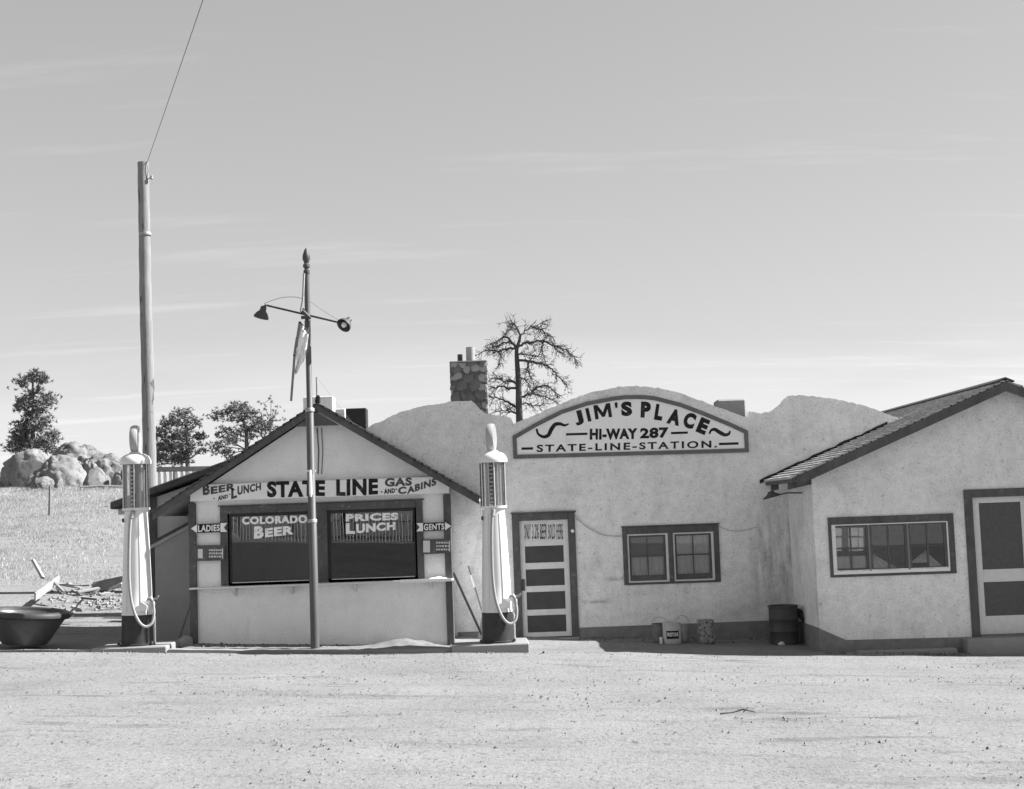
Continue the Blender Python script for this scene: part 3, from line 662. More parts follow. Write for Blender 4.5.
# tar flashing where roof meets parapet
fl_ = MB()
for i in range(24):
    xa = EX - .1 + i * .095; xb = xa + .097
    fl_.hexa([(xa, WY - .012, roofz(xa) - .02), (xb, WY - .012, roofz(xb) - .02), (xb, WY + .004, roofz(xb) - .02), (xa, WY + .004, roofz(xa) - .02),
              (xa, WY - .012, roofz(xa) + .05 + .03 * noise.noise((xa * 6, 0, 0))), (xb, WY - .012, roofz(xb) + .05 + .03 * noise.noise((xb * 6, 0, 0))), (xb, WY + .004, roofz(xb) + .05 + .03 * noise.noise((xb * 6, 0, 0))), (xa, WY + .004, roofz(xa) + .05 + .03 * noise.noise((xa * 6, 0, 0)))])
fl_.build('flashing', TAR, rdeck)
# plinth: high at the corner, low along the front
z_a = at(821, 628, RY).z; z_b = at(846, 640, RY).z; xb_ = at(846, 640, RY).x
MB().prism([(gx0 - .018, -1), (7.14, -1), (7.14, z_b - .02), (xb_, z_b), (gx0 - .018, z_a)], RY - .02, RY + .01).build('plinth', PLINTH, rb)
MB().hexa([(gx0 - .02, RY, -1), (gx0 + .01, RY, -1), (gx0 + .01, 24.48, -1), (gx0 - .02, 24.48, -1), (gx0 - .02, RY, z_a), (gx0 + .01, RY, z_a), (gx0 + .01, 24.48, .18), (gx0 - .02, 24.48, .18)]).build('plinth', PLINTH, rb)
MB().box(8.36, gx1, RY - .02, RY + .01, -1, z_b - .04).build('plinth', PLINTH, rb)
MB().box(7.0, 8.6, RY - .3, RY - .021, -.9, -.03).build('door_step', CONC, rb, bevel=.02)
MB().box(5.3, 6.85, RY - .26, RY - .021, -.9, -.17).build('kerb_strip', CONC, rb, bevel=.02)
# long window
ac = MB(); A0, A1, B0, B1 = 4.975, 6.98, .985, 1.937
def z5(x, y): p = at(810 + x / 6.4, 500 + y / 6.4, RY - .02); return p.x, p.z
i0, i1 = z5(143, 300)[0], z5(892, 300)[0]; k0, k1 = z5(500, 468)[1], z5(500, 147)[1]
ac.box(A0, i0, RY - .03, RY + .04, B0, B1); ac.box(i1, A1, RY - .03, RY + .04, B0, B1); ac.box(i0, i1, RY - .028, RY + .04, k1, B1); ac.box(i0, i1, RY - .028, RY + .04, B0, k0)
aw = ac.build('window_frame', TRIM, rb, bevel=.005)
q = MB(); frame_rect(q, i0, i1, k0, k1, .014, .022, .045, .016, RY - .012, RY + .06); q.build('stop_moulding', WHITE, aw)
i0 += .014; i1 -= .022; k0 += .045; k1 -= .016
cuts = [i0, z5(382, 300)[0], z5(632, 300)[0], i1]
for s_i in range(3):
    a, b = cuts[s_i], cuts[s_i + 1]; q = MB()
    frame_rect(q, a + .004, b - .004, k0, k1, .045, .045, .03, .03, RY + .01, RY + .045)
    xm = (a + b) / 2; zm_ = (k0 + k1) / 2
    q.box(xm - .011, xm + .011, RY + .013, RY + .04, k0 + .028, k1 - .028); q.box(a + .045, b - .045, RY + .015, RY + .038, zm_ - .006, zm_ + .006)
    ss = q.build('sash', gmat('grey_sash_paint', 0.10, 0.7, 0.2, 10), aw)
    for xa, xb in ((a + .04, xm), (xm, b - .04)):
        for za, zb2 in ((k0 + .02, zm_), (zm_, k1 - .02)): MB().box(xa, xb, RY + .025, RY + .029, za, zb2).build('pane', PANEG, ss)
    if s_i: MB().box(a - .013, a + .013, RY - .005, RY + .009, k0, k1).build('mullion', gmat('mullion_paint', .2, .7, .15, 10), aw)
# tied-back curtains behind the glass
for (xa, xb, za, zb2, s_) in ((cuts[1], cuts[1] + .5, k0, k0 + .3, 1), (cuts[2] + .3, cuts[2] + .58, k0, k0 + .26, 1), (cuts[2] + .02, cuts[2] + .3, k0 + .1, k0 + .3, -1), (cuts[0], cuts[0] + .55, k0 + .05, k0 + .24, 0)):
    m = MB()
    for t in range(9):
        f_ = t / 8; wdt = (.06 + .94 * f_ ** 1.1) if s_ else 1
        for i in range(15):
            u = i / 14; x = xa + (xb - xa) * u * wdt if s_ >= 0 else xb - (xb - xa) * u * wdt
            m.v.append(Vector((x, RY + .06 + .015 * math.sin(u * 25), zb2 + (za - zb2) * f_)))
    m.f = [(t * 15 + i, t * 15 + i + 1, (t + 1) * 15 + i + 1, (t + 1) * 15 + i) for t in range(8) for i in range(14)]
    m.build('curtain', CURT, aw, smooth=True)
for (xa, xb, ya, yb) in ((165, 206, 180, 232), (165, 206, 240, 308), (252, 310, 178, 232), (252, 310, 240, 306), (318, 345, 178, 232), (318, 345, 240, 306), (172, 206, 316, 328), (254, 345, 314, 328)):  # pale cards added to imitate bright far panes seen through the room
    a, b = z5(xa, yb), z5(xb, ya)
    MB().box(a[0], b[0], RY + .031, RY + .033, a[1], b[1]).build('daylight_card', gmat('pane_daylight', .88, .8, .03, 5), aw)
# door
dc = MB(); frame_rect(dc, 7.17, 8.32, -.25, 2.305, .13, .13, 0, .13, RY - .03, RY + .05); adr = dc.build('door_frame', TRIM, rb, bevel=.006)
def zd(x, y): p = at(940 + x / 3.943, 470 + y / 3.943, RY); return p.x, p.z
u1, u0 = zd(170, 130)[1], zd(170, 393)[1]; l1, l0 = zd(170, 443)[1], zd(170, 577)[1]
q = MB(); e0, e1 = 7.302, 8.188
q.box(e0, e0 + .11, RY + .02, RY + .06, .0, adz - .01); q.box(e1 - .11, e1, RY + .02, RY + .06, .0, adz - .01)
q.box(e0 + .11, e1 - .11, RY + .022, RY + .058, u1, adz - .01); q.box(e0 + .11, e1 - .11, RY + .022, RY + .058, l1, u0); q.box(e0 + .11, e1 - .11, RY + .022, RY + .058, .0, l0)
al = q.build('door', LTRIM, rb, bevel=.004)
MB().box(e0 + .1, e1 - .1, RY + .035, RY + .042, u0 - .01, u1 + .01).build('panel', gmat('screen_mesh', .09, .8, .15, 20), al)
MB().box(e0 + .1, e1 - .1, RY + .035, RY + .042, l0 - .01, l1 + .01).build('panel', MATS['screen_mesh'], al)
p = Vector((e1 - .06, RY, 1.0)); MB().tube([p + Vector((0, .02, 0)), p + Vector((0, -.04, 0)), p + Vector((0, -.055, 0))], [.01, .01, .03], 12).build('door_handle', DKMET, al)
MB().box(7.30, 8.19, RY - .05, RY + .05, -.3, -.004).build('door_sill', PLINTH, rb)

# lamp under the eave in the corner
lp = at(772, 496.5, 23.3)
cl = empty('wall_lamp', lp, 'dark metal lamp shade on a bracket under the annex eave', 'lamp')
MB().lathe([(.012, .09), (.05, .085), (.07, .05), (.16, .0), (.165, -.012), (.15, -.012), (.06, .035), (.0, .04)], lp, 22, Matrix.Rotation(R(-14), 3, 'Y')).build('shade', DKMET, cl, smooth=True)
a = at(785, 493.5, 23.3); MB().tube([lp + Vector((0, 0, .05)), lp + Vector((.15, 0, .03)), Vector((gx0 - .25, 23.3, a.z + .01)), Vector((gx0, 23.3, a.z - .0))], .012, 8).build('bracket_arm', DKMET, cl)
MB().lathe([(.02, .03), (.035, -.0), (.035, -.03), (.0, -.05)], lp, 14).build('bulb', WHITE, cl, smooth=True)

# ================================================================== KIOSK
KY = 22.4
kz = G(-3.1, KY)
kr = empty('front_kiosk', (-3.12, KY, kz), 'small gabled stucco kiosk with two dark plate windows and shelf in front', 'building')
kx0, kx1 = -5.15, -1.10
krx, krz = -3.149, 4.06
ky0 = 22.10
krz = at(316, 402, ky0).z; krx = at(316.5, 402, ky0).x
kel, ker = at(152.5, 502, ky0).x, at(479, 495, ky0).x
ks = (krz - at(479, 495.5, ky0).z) / (ker - krx)
kroof = lambda x: krz - ks * abs(x - krx)
kw0, kw1, kwz0, kwz1 = -4.58, -1.62, 1.24, 2.34
kprof = [(kx0, kroof(kx0) - .13), (krx, krz - .13), (kx1, kroof(kx1) - .13)]
facade(kprof, kx0, kx1, -.3, KY, KY + .16, [(kw0, kw1, kwz0, kwz1)], dx=.4, jit=0).build('front_wall', STUCCO2, kr)
sw = MB()
sw.hexa([(kx0, KY + .16, -.3), (kx0 + .14, KY + .16, -.3), (kx0 + .14, WY, -.3), (kx0, WY, -.3), (kx0, KY + .16, kroof(kx0) - .12), (kx0 + .14, KY + .16, kroof(kx0) - .12), (kx0 + .14, WY, kroof(kx0) - .12), (kx0, WY, kroof(kx0) - .12)])
sw.build('side_wall', STUCCO2, kr); sw = MB()
sw.hexa([(kx1 - .14, KY + .16, -.3), (kx1, KY + .16, -.3), (kx1 - .045, WY - .02, -.3), (kx1 - .18, WY - .02, -.3), (kx1 - .14, KY + .16, 2.55), (kx1, KY + .16, 2.55), (kx1 - .045, WY - .02, 2.55), (kx1 - .18, WY - .02, 2.55)])
sw.build('side_wall', STUCCO2, kr)
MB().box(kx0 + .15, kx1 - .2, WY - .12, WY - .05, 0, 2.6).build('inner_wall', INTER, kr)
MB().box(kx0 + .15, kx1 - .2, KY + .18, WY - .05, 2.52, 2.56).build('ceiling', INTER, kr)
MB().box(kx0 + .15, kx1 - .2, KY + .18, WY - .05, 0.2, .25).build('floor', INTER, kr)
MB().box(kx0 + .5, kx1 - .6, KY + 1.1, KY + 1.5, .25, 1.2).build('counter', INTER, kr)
# posts
for (xa, xb) in ((-5.215, -5.10), (-1.155, -1.045)):
    MB().box(xa, xb, KY - .06, KY + .02 if xa < -3 else KY + .17, -.2, 2.52).build('post', TRIM, kr, bevel=.006)
# roof
kd = MB(); ky1 = WY - .01
for xa, xb in ((kel, krx), (krx, ker)):
    kd.hexa([(xa, ky0 + .04, kroof(xa) - .09), (xb, ky0 + .04, kroof(xb) - .09), (xb, ky1, kroof(xb) - .09), (xa, ky1, kroof(xa) - .09), (xa, ky0 + .04, kroof(xa) - .03), (xb, ky0 + .04, kroof(xb) - .03), (xb, ky1, kroof(xb) - .03), (xa, ky1, kroof(xa) - .03)])
kroof_o = kd.build('roof', gmat('pale_soffit_board', .3, .9, .15, 5), kr)
tag(shingles(kel, kroof(kel), krx, krz, ky0 - .02, ky1, .13, .17, .024, 11).build('shingles', SHINGD, kroof_o), kind='stuff')
tag(shingles(ker, kroof(ker), krx, krz, ky0 - .02, ky1, .13, .17, .024, 12).build('shingles', SHINGD, kroof_o), kind='stuff')
for xe in (kel, ker): rake(min(xe, krx) + (0.001 if xe > krx else 0), kroof(min(xe, krx)) - .03, max(xe, krx), kroof(max(xe, krx)) - .03, ky0, ky0 + .036, .112).build('rake_board', TRIM, kroof_o)
gz = at(320, 425.7, ky0).z; dxg = (krz - .16 - gz) / ks
MB().prism([(krx - dxg, gz), (krx + dxg, gz), (krx, krz - .16)], ky0 + .008, ky0 + .03).build('gable_board', TRIM, kr)
fm = MB(); 
for i in range(14):
    a = rnd.uniform(0, 6.28); c = Vector((krx + .01 + rnd.uniform(-.03, .03), ky0 + .05, krz + .0 + rnd.uniform(0, .09))); s_ = rnd.uniform(.02, .035)
    fm.lathe([(0.001, -s_), (s_, -s_ * .3), (s_ * .8, s_ * .5), (0.001, s_)], c, 6)
fm.build('ridge_finial', TAR, kr)
p0, p1 = at(316.6, 377, ky0 + .3), at(317, 402, ky0 + .3)
am = empty('antenna_mast', (p1.x, ky0 + .3, krz), 'thin pale mast standing on the kiosk ridge', 'mast')
MB().tube([(p1.x, ky0 + .3, krz - .02), p0], .014, 8).build('rod', STEEL, am)
MB().tube([p0, (p1.x + .55, ky0 + .3, kroof(p1.x + .55))], .002, 5).build('guy_wire', DKMET, am)
# window casing
kc = MB(); q0, q1, qz0, qz1 = -4.715, -1.488, 1.20, 2.447
def z1k(x, y): p = at(220 + x / 7.891, 495 + y / 7.891, KY - .03); return p.x, p.z
def z2k(x, y): p = at(320 + x / 7.877, 495 + y / 7.877, KY - .03); return p.x, p.z
gl0, gl1 = z1k(62, 400)[0], z2k(-72, 400)[0]; gr0, gr1 = z2k(60, 400)[0], z2k(765, 400)[0]
gt, gb_ = z2k(400, 110)[1], z2k(400, 682)[1] + .02
kc.box(q0, gl0, KY - .045, KY + .05, qz0, qz1); kc.box(gr1, q1, KY - .045, KY + .05, qz0, qz1); kc.box(gl1, gr0, KY - .045, KY + .05, qz0, gt)
kc.box(gl0, gr1, KY - .043, KY + .05, gt, qz1); kc.box(q0 - .03, q1 + .03, KY - .06, KY - .0, qz1, qz1 + .02)
kwf = kc.build('window_frame', TRIM, kr, bevel=.005)
for (a, b) in ((gl0, gl1), (gr0, gr1)):
    q = MB(); frame_rect(q, a, b, gb_ - .03, gt, .05, .05, .06, .05, KY + .0, KY + .045); s_ = q.build('sash', gmat('black_sash_paint', .03, .6, .3, 10), kwf)
    MB().box(a + .04, b - .04, KY + .02, KY + .026, gb_ + .02, gt - .04).build('pane', GLASS, s_)
GY = KY + .017
g1 = lambda x, y: (220 + x / 7.891, 495 + y / 7.891)
g2 = lambda x, y: (320 + x / 7.877, 495 + y / 7.877)
tx = MB(); word(tx, 'COLORADO', [g1(172, 233), g1(688, 221), g1(688, 158), g1(172, 172)], GY, .055, 1.12); tx.build('lettering', WINL, kwf)
tx = MB(); word(tx, 'B', [g1(268, 345), g1(345, 339), g1(345, 242), g1(268, 248)], GY, .055, 1.12); word(tx, 'EER', [g1(356, 336), g1(582, 308), g1(582, 238), g1(356, 264)], GY, .055, 1.12); tx.build('lettering', WINL, kwf)
tx = MB(); word(tx, 'PRICES', [g2(203, 209), g2(617, 197), g2(617, 138), g2(203, 151)], GY, .055, 1.12); tx.build('lettering', WINL, kwf)
tx = MB(); word(tx, 'L', [g2(203, 308), g2(276, 305), g2(276, 219), g2(203, 222)], GY, .055, 1.12); word(tx, 'UNCH', [g2(284, 303), g2(594, 274), g2(594, 212), g2(284, 228)], GY, .055, 1.12); tx.build('lettering', WINL, kwf)
# shelf under the windows
sz = at(320, 583.5, KY - .2).z
MB().box(-5.19, -1.03, KY - .19, KY + .0, sz - .03, sz + .0).build('shelf', LTRIM, kr, bevel=.004)
for x in (-4.5, -3.6, -2.6, -1.4): MB().hexa([(x, KY - .12, sz - .1), (x + .03, KY - .12, sz - .1), (x + .03, KY, sz - .16), (x, KY, sz - .16), (x, KY - .16, sz - .03), (x + .03, KY - .16, sz - .03), (x + .03, KY, sz - .03), (x, KY, sz - .03)]).build('shelf_bracket', LTRIM, kr)
for k, (xa, xb) in enumerate((((-3.13, -3.07)), ((-3.02, -2.985)))):
    a = at(317 + 4.5 * k, 428, KY - .01); b = at(318 + 3.6 * k, 474, KY - .01)
    MB().tube([a, (a + b) / 2 + Vector((.02, 0, 0)), b], .009 if k == 0 else .006, 6).build('conduit', DKMET, kr)
# low lean-to on the kiosk's left side
ty = 23.2
t0, t1 = at(154, 539, ty), at(191, 514, ty); tg = at(154, 539, ty)
lx0, lx1 = at(155, 560, ty).x, kx0
lt = MB().prism([(lx0, -.2), (lx1, -.2), (lx1, t1.z - .1), (lx0, t0.z - .1)], ty, WY - .1); lt.build('lean_to_wall', gmat('dull_stucco', .30, .95, .1, 3, .4, 40, .1), kr)
rake(lx0 - .09, t0.z - .0 - .06, lx1, t1.z - .0, ty - .05, WY - .1, .05).build('lean_to_roof', SHINGD, kr)
rake(lx0 - .09, t0.z - .111, lx1, t1.z - .051, ty - .03, ty + .01, .06).build('lean_to_fascia', gmat('worn_fascia', .36, .9, .2, 6), kr)

# sign board across the kiosk
BY = KY - .10
kb = empty('sign_board', (-3.1, BY, 2.53), 'long white board lettered STATE LINE across the kiosk front', 'sign')
bp = [at(190.3, 501.5, BY), at(449, 493, BY), at(449.5, 484.5, BY), at(436, 476.8, BY), at(205, 484.8, BY), at(190.3, 491.5, BY)]
MB().prism([(p.x, p.z) for p in bp], BY, BY + .03).build('board', WHITE, kb)
MB().box(bp[0].x + .01, bp[1].x, BY - .0 + .031, KY + .0, bp[0].z + .0, bp[0].z + .05).build('backing_strip', LTRIM, kb)
KT = BY - .003
k4 = lambda x, y: (185 + x / 7.314, 460 + y / 7.314)
k5 = lambda x, y: (320 + x / 7.314, 460 + y / 7.314)
tx = MB(); word(tx, 'B', [k4(130, 257), k4(182, 253), k4(182, 175), k4(130, 178)], KT, .048, 1.12); word(tx, 'EER', [k4(189, 252), k4(370, 220), k4(370, 167), k4(189, 197)], KT, .048, 1.12)
word(tx, 'L', [k4(338, 288), k4(380, 275), k4(380, 200), k4(338, 206)], KT, .048, 1.12); word(tx, 'UNCH', [k4(384, 257), k4(556, 222), k4(556, 164), k4(384, 192)], KT, .048, 1.12); tx.build('lettering', GREYL, kb)
tx = MB(); word(tx, 'AND', [k4(240, 298), k4(315, 278), k4(315, 250), k4(240, 262)], KT, .048, 1.12); word(tx, '.', [k4(207, 288), k4(218, 286), k4(218, 275), k4(207, 277)], KT); word(tx, '.', [k4(322, 257), k4(332, 255), k4(332, 245), k4(322, 247)], KT); tx.build('lettering', BLACK, kb)
tx = MB(); word(tx, 'STATE', wq(267, 325, 481.4, 497.8, 479.8, 496.2), KT, .05, 1.06); tx.build('lettering', BLACK, kb)
tx = MB(); word(tx, 'LINE', wq(336.2, 378, 479.5, 496.2, 478.8, 494.6), KT, .05, 1.12); tx.build('lettering', BLACK, kb)
tx = MB(); word(tx, 'GAS', [k5(474, 196), k5(672, 188), k5(672, 126), k5(474, 133)], KT, .048, 1.12); word(tx, 'C', [k5(570, 252), k5(632, 246), k5(632, 193), k5(570, 199)], KT, .048, 1.12)
word(tx, 'ABINS', [k5(636, 250), k5(850, 184), k5(850, 126), k5(636, 200)], KT, .048, 1.12); tx.build('lettering', GREYL, kb)
tx = MB(); word(tx, 'AND', [k5(468, 250), k5(549, 240), k5(549, 206), k5(468, 210)], KT, .048, 1.12); word(tx, '.', [k5(444, 239), k5(458, 238), k5(458, 227), k5(444, 228)], KT); word(tx, '.', [k5(552, 219), k5(564, 218), k5(564, 208), k5(552, 209)], KT); tx.build('lettering', BLACK, kb)

def arrow_sign(label, head, panel, tail, text, left):
    Y = KY - .11
    pts = [at(x, y, Y) for x, y in panel]
    r_ = empty('arrow_sign', (sum(p.x for p in pts) / 4, Y, min(p.z for p in pts)), label, 'sign')
    MB().prism([(p.x, p.z) for p in pts], Y, Y + .04).build('panel', BLACK, r_)
    P = lambda L_: [(p.x, p.z) for p in (at(x, y, Y) for x, y in L_)]
    MB().prism(P(head), Y, Y + .04).build('arrow_head', WHITE, r_); MB().prism(P(tail), Y, Y + .04).build('arrow_tail', WHITE, r_)
    m = MB(); word(m, text[0], text[1], Y - .003, .03, 1.1); m.build('lettering', WHITE, r_)
arrow_sign('black LADIES arrow sign pointing left beside the kiosk window', [(191, 528.5), (197, 533), (197, 524.3)], [(197, 533.1), (220.4, 532.1), (220.4, 523.2), (197, 524.2)], [(220.4, 532), (227, 531.8), (223.6, 527.6), (227, 522.8), (220.4, 523.2)],
           ('LADIES', wq(198, 219.8, 525.3, 532, 524.4, 531)), True)
arrow_sign('black GENTS arrow sign pointing right beside the kiosk window', [(445, 530.4), (451.3, 526), (445, 522.1)], [(423, 531.2), (445, 530.4), (445, 522.1), (423, 522.9)], [(416.3, 531.4), (423, 531.2), (423, 522.9), (416.3, 523.2), (419.6, 527.2)],
           ('GENTS', wq(423.8, 444.2, 524, 530.4, 523.2, 529.6)), False)
def notice_board(label, x0, x1, yl0, yl1, yr0, yr1, patch, blk):
    Y = KY - .085; c = [at(x0, yl1, Y), at(x1, yr1, Y), at(x1, yr0, Y), at(x0, yl0, Y)]
    r_ = empty('price_board', (c[0].x, Y, c[0].z), label, 'sign')
    MB().prism([(p.x, p.z) for p in c], Y, Y + .03).build('board', TRIM, r_)
    P = [at(*q, Y) for q in ((patch[0], patch[3]), (patch[1], patch[3]), (patch[1], patch[2]), (patch[0], patch[2]))]
    MB().prism([(p.x, p.z) for p in P], Y - .006, Y).build('card', LTRIM, r_)
    m = MB(); xx = blk[0]; rr = random.Random(len(label))
    for row in range(3):
        y = blk[2] + (blk[3] - blk[2]) * (row + .5) / 3; x = blk[0]
        while x < blk[1] - 1.2:
            l = rr.uniform(1.2, 2.4); ribbon(m, [(x, y), (min(x + l, blk[1]), y - .06)], 1.7, Y - .003); x += l + .7
    ribbon(m, [(blk[1] - .3, blk[2] - .3), (blk[1] - .3, blk[3] + .3)], 1.1, Y - .0035)
    m.build('lettering', LTRIM, r_)
notice_board('dark notice board under the LADIES arrow sign', 192, 224.5, 545.5, 561.2, 544.8, 560.5, (198, 202.7, 549, 558.2), (209, 222.8, 548.6, 558.2))
notice_board('dark notice board under the GENTS arrow sign', 423, 450.5, 539.4, 554.2, 538.6, 553.2, (423.2, 430, 540.6, 552.4), (436.2, 449.8, 541, 551.2))

# pale rag and packet lying on the shelf
p = at(438, 577.5, KY - .1)
m = MB(); rr = random.Random(3)
for j in range(9):
    for i in range(13):
        u, v = i / 12, j / 8; e = math.sin(math.pi * u) * math.sin(math.pi * v)
        m.v.append(Vector((p.x - .16 + .32 * u, KY - .17 + .14 * v, sz + .004 + .055 * e * (0.6 + .5 * noise.noise((u * 6, v * 5, 2))))))
m.f = [(j * 13 + i, j * 13 + i + 1, (j + 1) * 13 + i + 1, (j + 1) * 13 + i) for j in range(8) for i in range(12)]
tag(m.build('rag', CLOTH, org=(p.x, KY - .1, sz)), 'crumpled white rag on the right end of the kiosk shelf', 'rag')
tag(MB().box(-1.86, -1.05, KY - .215, KY - .192, sz - .035, sz + .012).build('sunlit_strip', WHITE, org=(-1.45, KY - .2, sz)), 'strip along the right end of the kiosk shelf, sunlight painted white', 'board')  # sunlight on the shelf end put into a white strip

# ================================================================== BACK SHED (left, behind the kiosk)
BYs = 24.3
bs = empty('back_shed', (-5.0, BYs, G(-5, BYs)), 'grey shed with low dark lean-to roof behind the left pump', 'shed')
e0, e1 = at(110, 502, BYs - .2), at(206, 467.5, BYs - .2)
sl2 = (e1.z - e0.z) / (e1.x - e0.x)
bz = lambda x: e0.z + sl2 * (x - e0.x)
bx0, bx1 = at(152, 540, BYs).x, -3.45
MB().prism([(bx0, -.1), (bx1, -.1), (bx1, bz(bx1) - .18), (bx0, bz(bx0) - .18)], BYs, 25.7).build('wall', gmat('shed_wall', .45, .95, .1, 3, .3, 40, .1), bs)
MB().box(bx0 - .03, bx0 + .09, BYs - .03, BYs + .05, -.1, bz(bx0) - .16).build('corner_board', TRIM, bs)
MB().hexa([(e0.x, BYs - .2, bz(e0.x) - .13), (bx1, BYs - .2, bz(bx1) - .13), (bx1, 25.9, bz(bx1) - .13), (e0.x, 25.9, bz(e0.x) - .13), (e0.x, BYs - .2, bz(e0.x)), (bx1, BYs - .2, bz(bx1)), (bx1, 25.9, bz(bx1)), (e0.x, 25.9, bz(e0.x))]).build('roof', SHINGD, bs, bevel=.015)
for k in range(2): MB().box(e0.x + .05, bx0, BYs + .1 + k * 1.2, BYs + .18 + k * 1.2, bz(e0.x) - .22, bz(e0.x) - .12).build('rafter_tail', LTRIM if k == 0 else TRIM, bs)

# ================================================================== PUMP ISLANDS AND KERB
PY = 21.36
pL, pR = at(138.6, 645, PY), at(498.8, 642, PY)
pumpL = Vector((at(136.5, 540, PY).x, PY, pL.z)); pumpR = Vector((at(494.6, 540, PY).x, PY, pR.z))
def slab(label, x0, x1, y0, y1, zt, skew=0.0, seed=0):
    r_ = random.Random(seed); zb_ = min(G(x0, y0), G(x1, y0)) - .15
    o = MB().hexa([(x0 - skew, y0, zb_), (x1 + skew, y0, zb_), (x1, y1, zb_), (x0, y1, zb_), (x0 - skew, y0, zt), (x1 + skew, y0, zt + .0), (x1, y1, zt), (x0, y1, zt)]).build('pump_pad', CONC, org=((x0 + x1) / 2, y0, zb_), bevel=.015)
    return tag(o, label, 'concrete pad', 'pump pads')
slab('concrete pad under the left pump', pumpL.x - .55, pumpL.x + .47, 21.0, 21.95, pumpL.z, .05, 1)
slab('concrete pad under the right pump', pumpR.x - .66, pumpR.x + .44, 21.0, 21.95, pumpR.z, .03, 2)
kb_ = MB(); xa, xb = pumpL.x + .535, pumpR.x - .70; n = 46
for i in range(n):
    a, b = xa + (xb - xa) * i / n, xa + (xb - xa) * (i + 1) / n
    za = lambda x: G(x, 21.1) + .045 + .008 * noise.noise((x * 3, 0, 0)) + (.02 * sm(-2.5, -1.0, x))
    ya = lambda x: 21.06 + .02 * noise.noise((x * 2, 5, 0))
    kb_.hexa_open([(a, ya(a), za(a) - .3), (b, ya(b), za(b) - .3), (b, ya(b) + .2, za(b) - .3), (a, ya(a) + .2, za(a) - .3), (a, ya(a), za(a)), (b, ya(b), za(b)), (b, ya(b) + .2, za(b)), (a, ya(a) + .2, za(a))])
tag(kb_.build('kerb', CONC, org=(-3, 21.1, G(-3, 21.1))), 'low worn concrete kerb running between the two pumps', 'kerb')
# dirt fill between kerb and kiosk, heaped at the right
df = MB(); nxd, nyd = 90, 16
for j in range(nyd + 1):
    for i in range(nxd + 1):
        x = -5.3 + 4.6 * i / nxd; y = 21.2 + 1.22 * j / nyd
        hp = .13 * math.exp(-((x + 1.75) / .55) ** 2) * math.exp(-((y - 21.75) / .35) ** 2)
        df.v.append(Vector((x, y, G(x, y) + .05 + hp * (1 + .4 * noise.noise((x * 5, y * 5, 0))) + .012 * noise.noise((x * 8, y * 8, 2)) - .06 * (1 - sm(0, .15, (j / nyd) * (1 - i / nxd) * (i / nxd) * 8 + .02)))))
df.f = [(j * (nxd + 1) + i, j * (nxd + 1) + i + 1, (j + 1) * (nxd + 1) + i + 1, (j + 1) * (nxd + 1) + i) for j in range(nyd) for i in range(nxd)]
struct(df.build('dirt_bank', gmat('loose_dirt', .20, .95, .2, 6, .7, 40, .05), smooth=True))

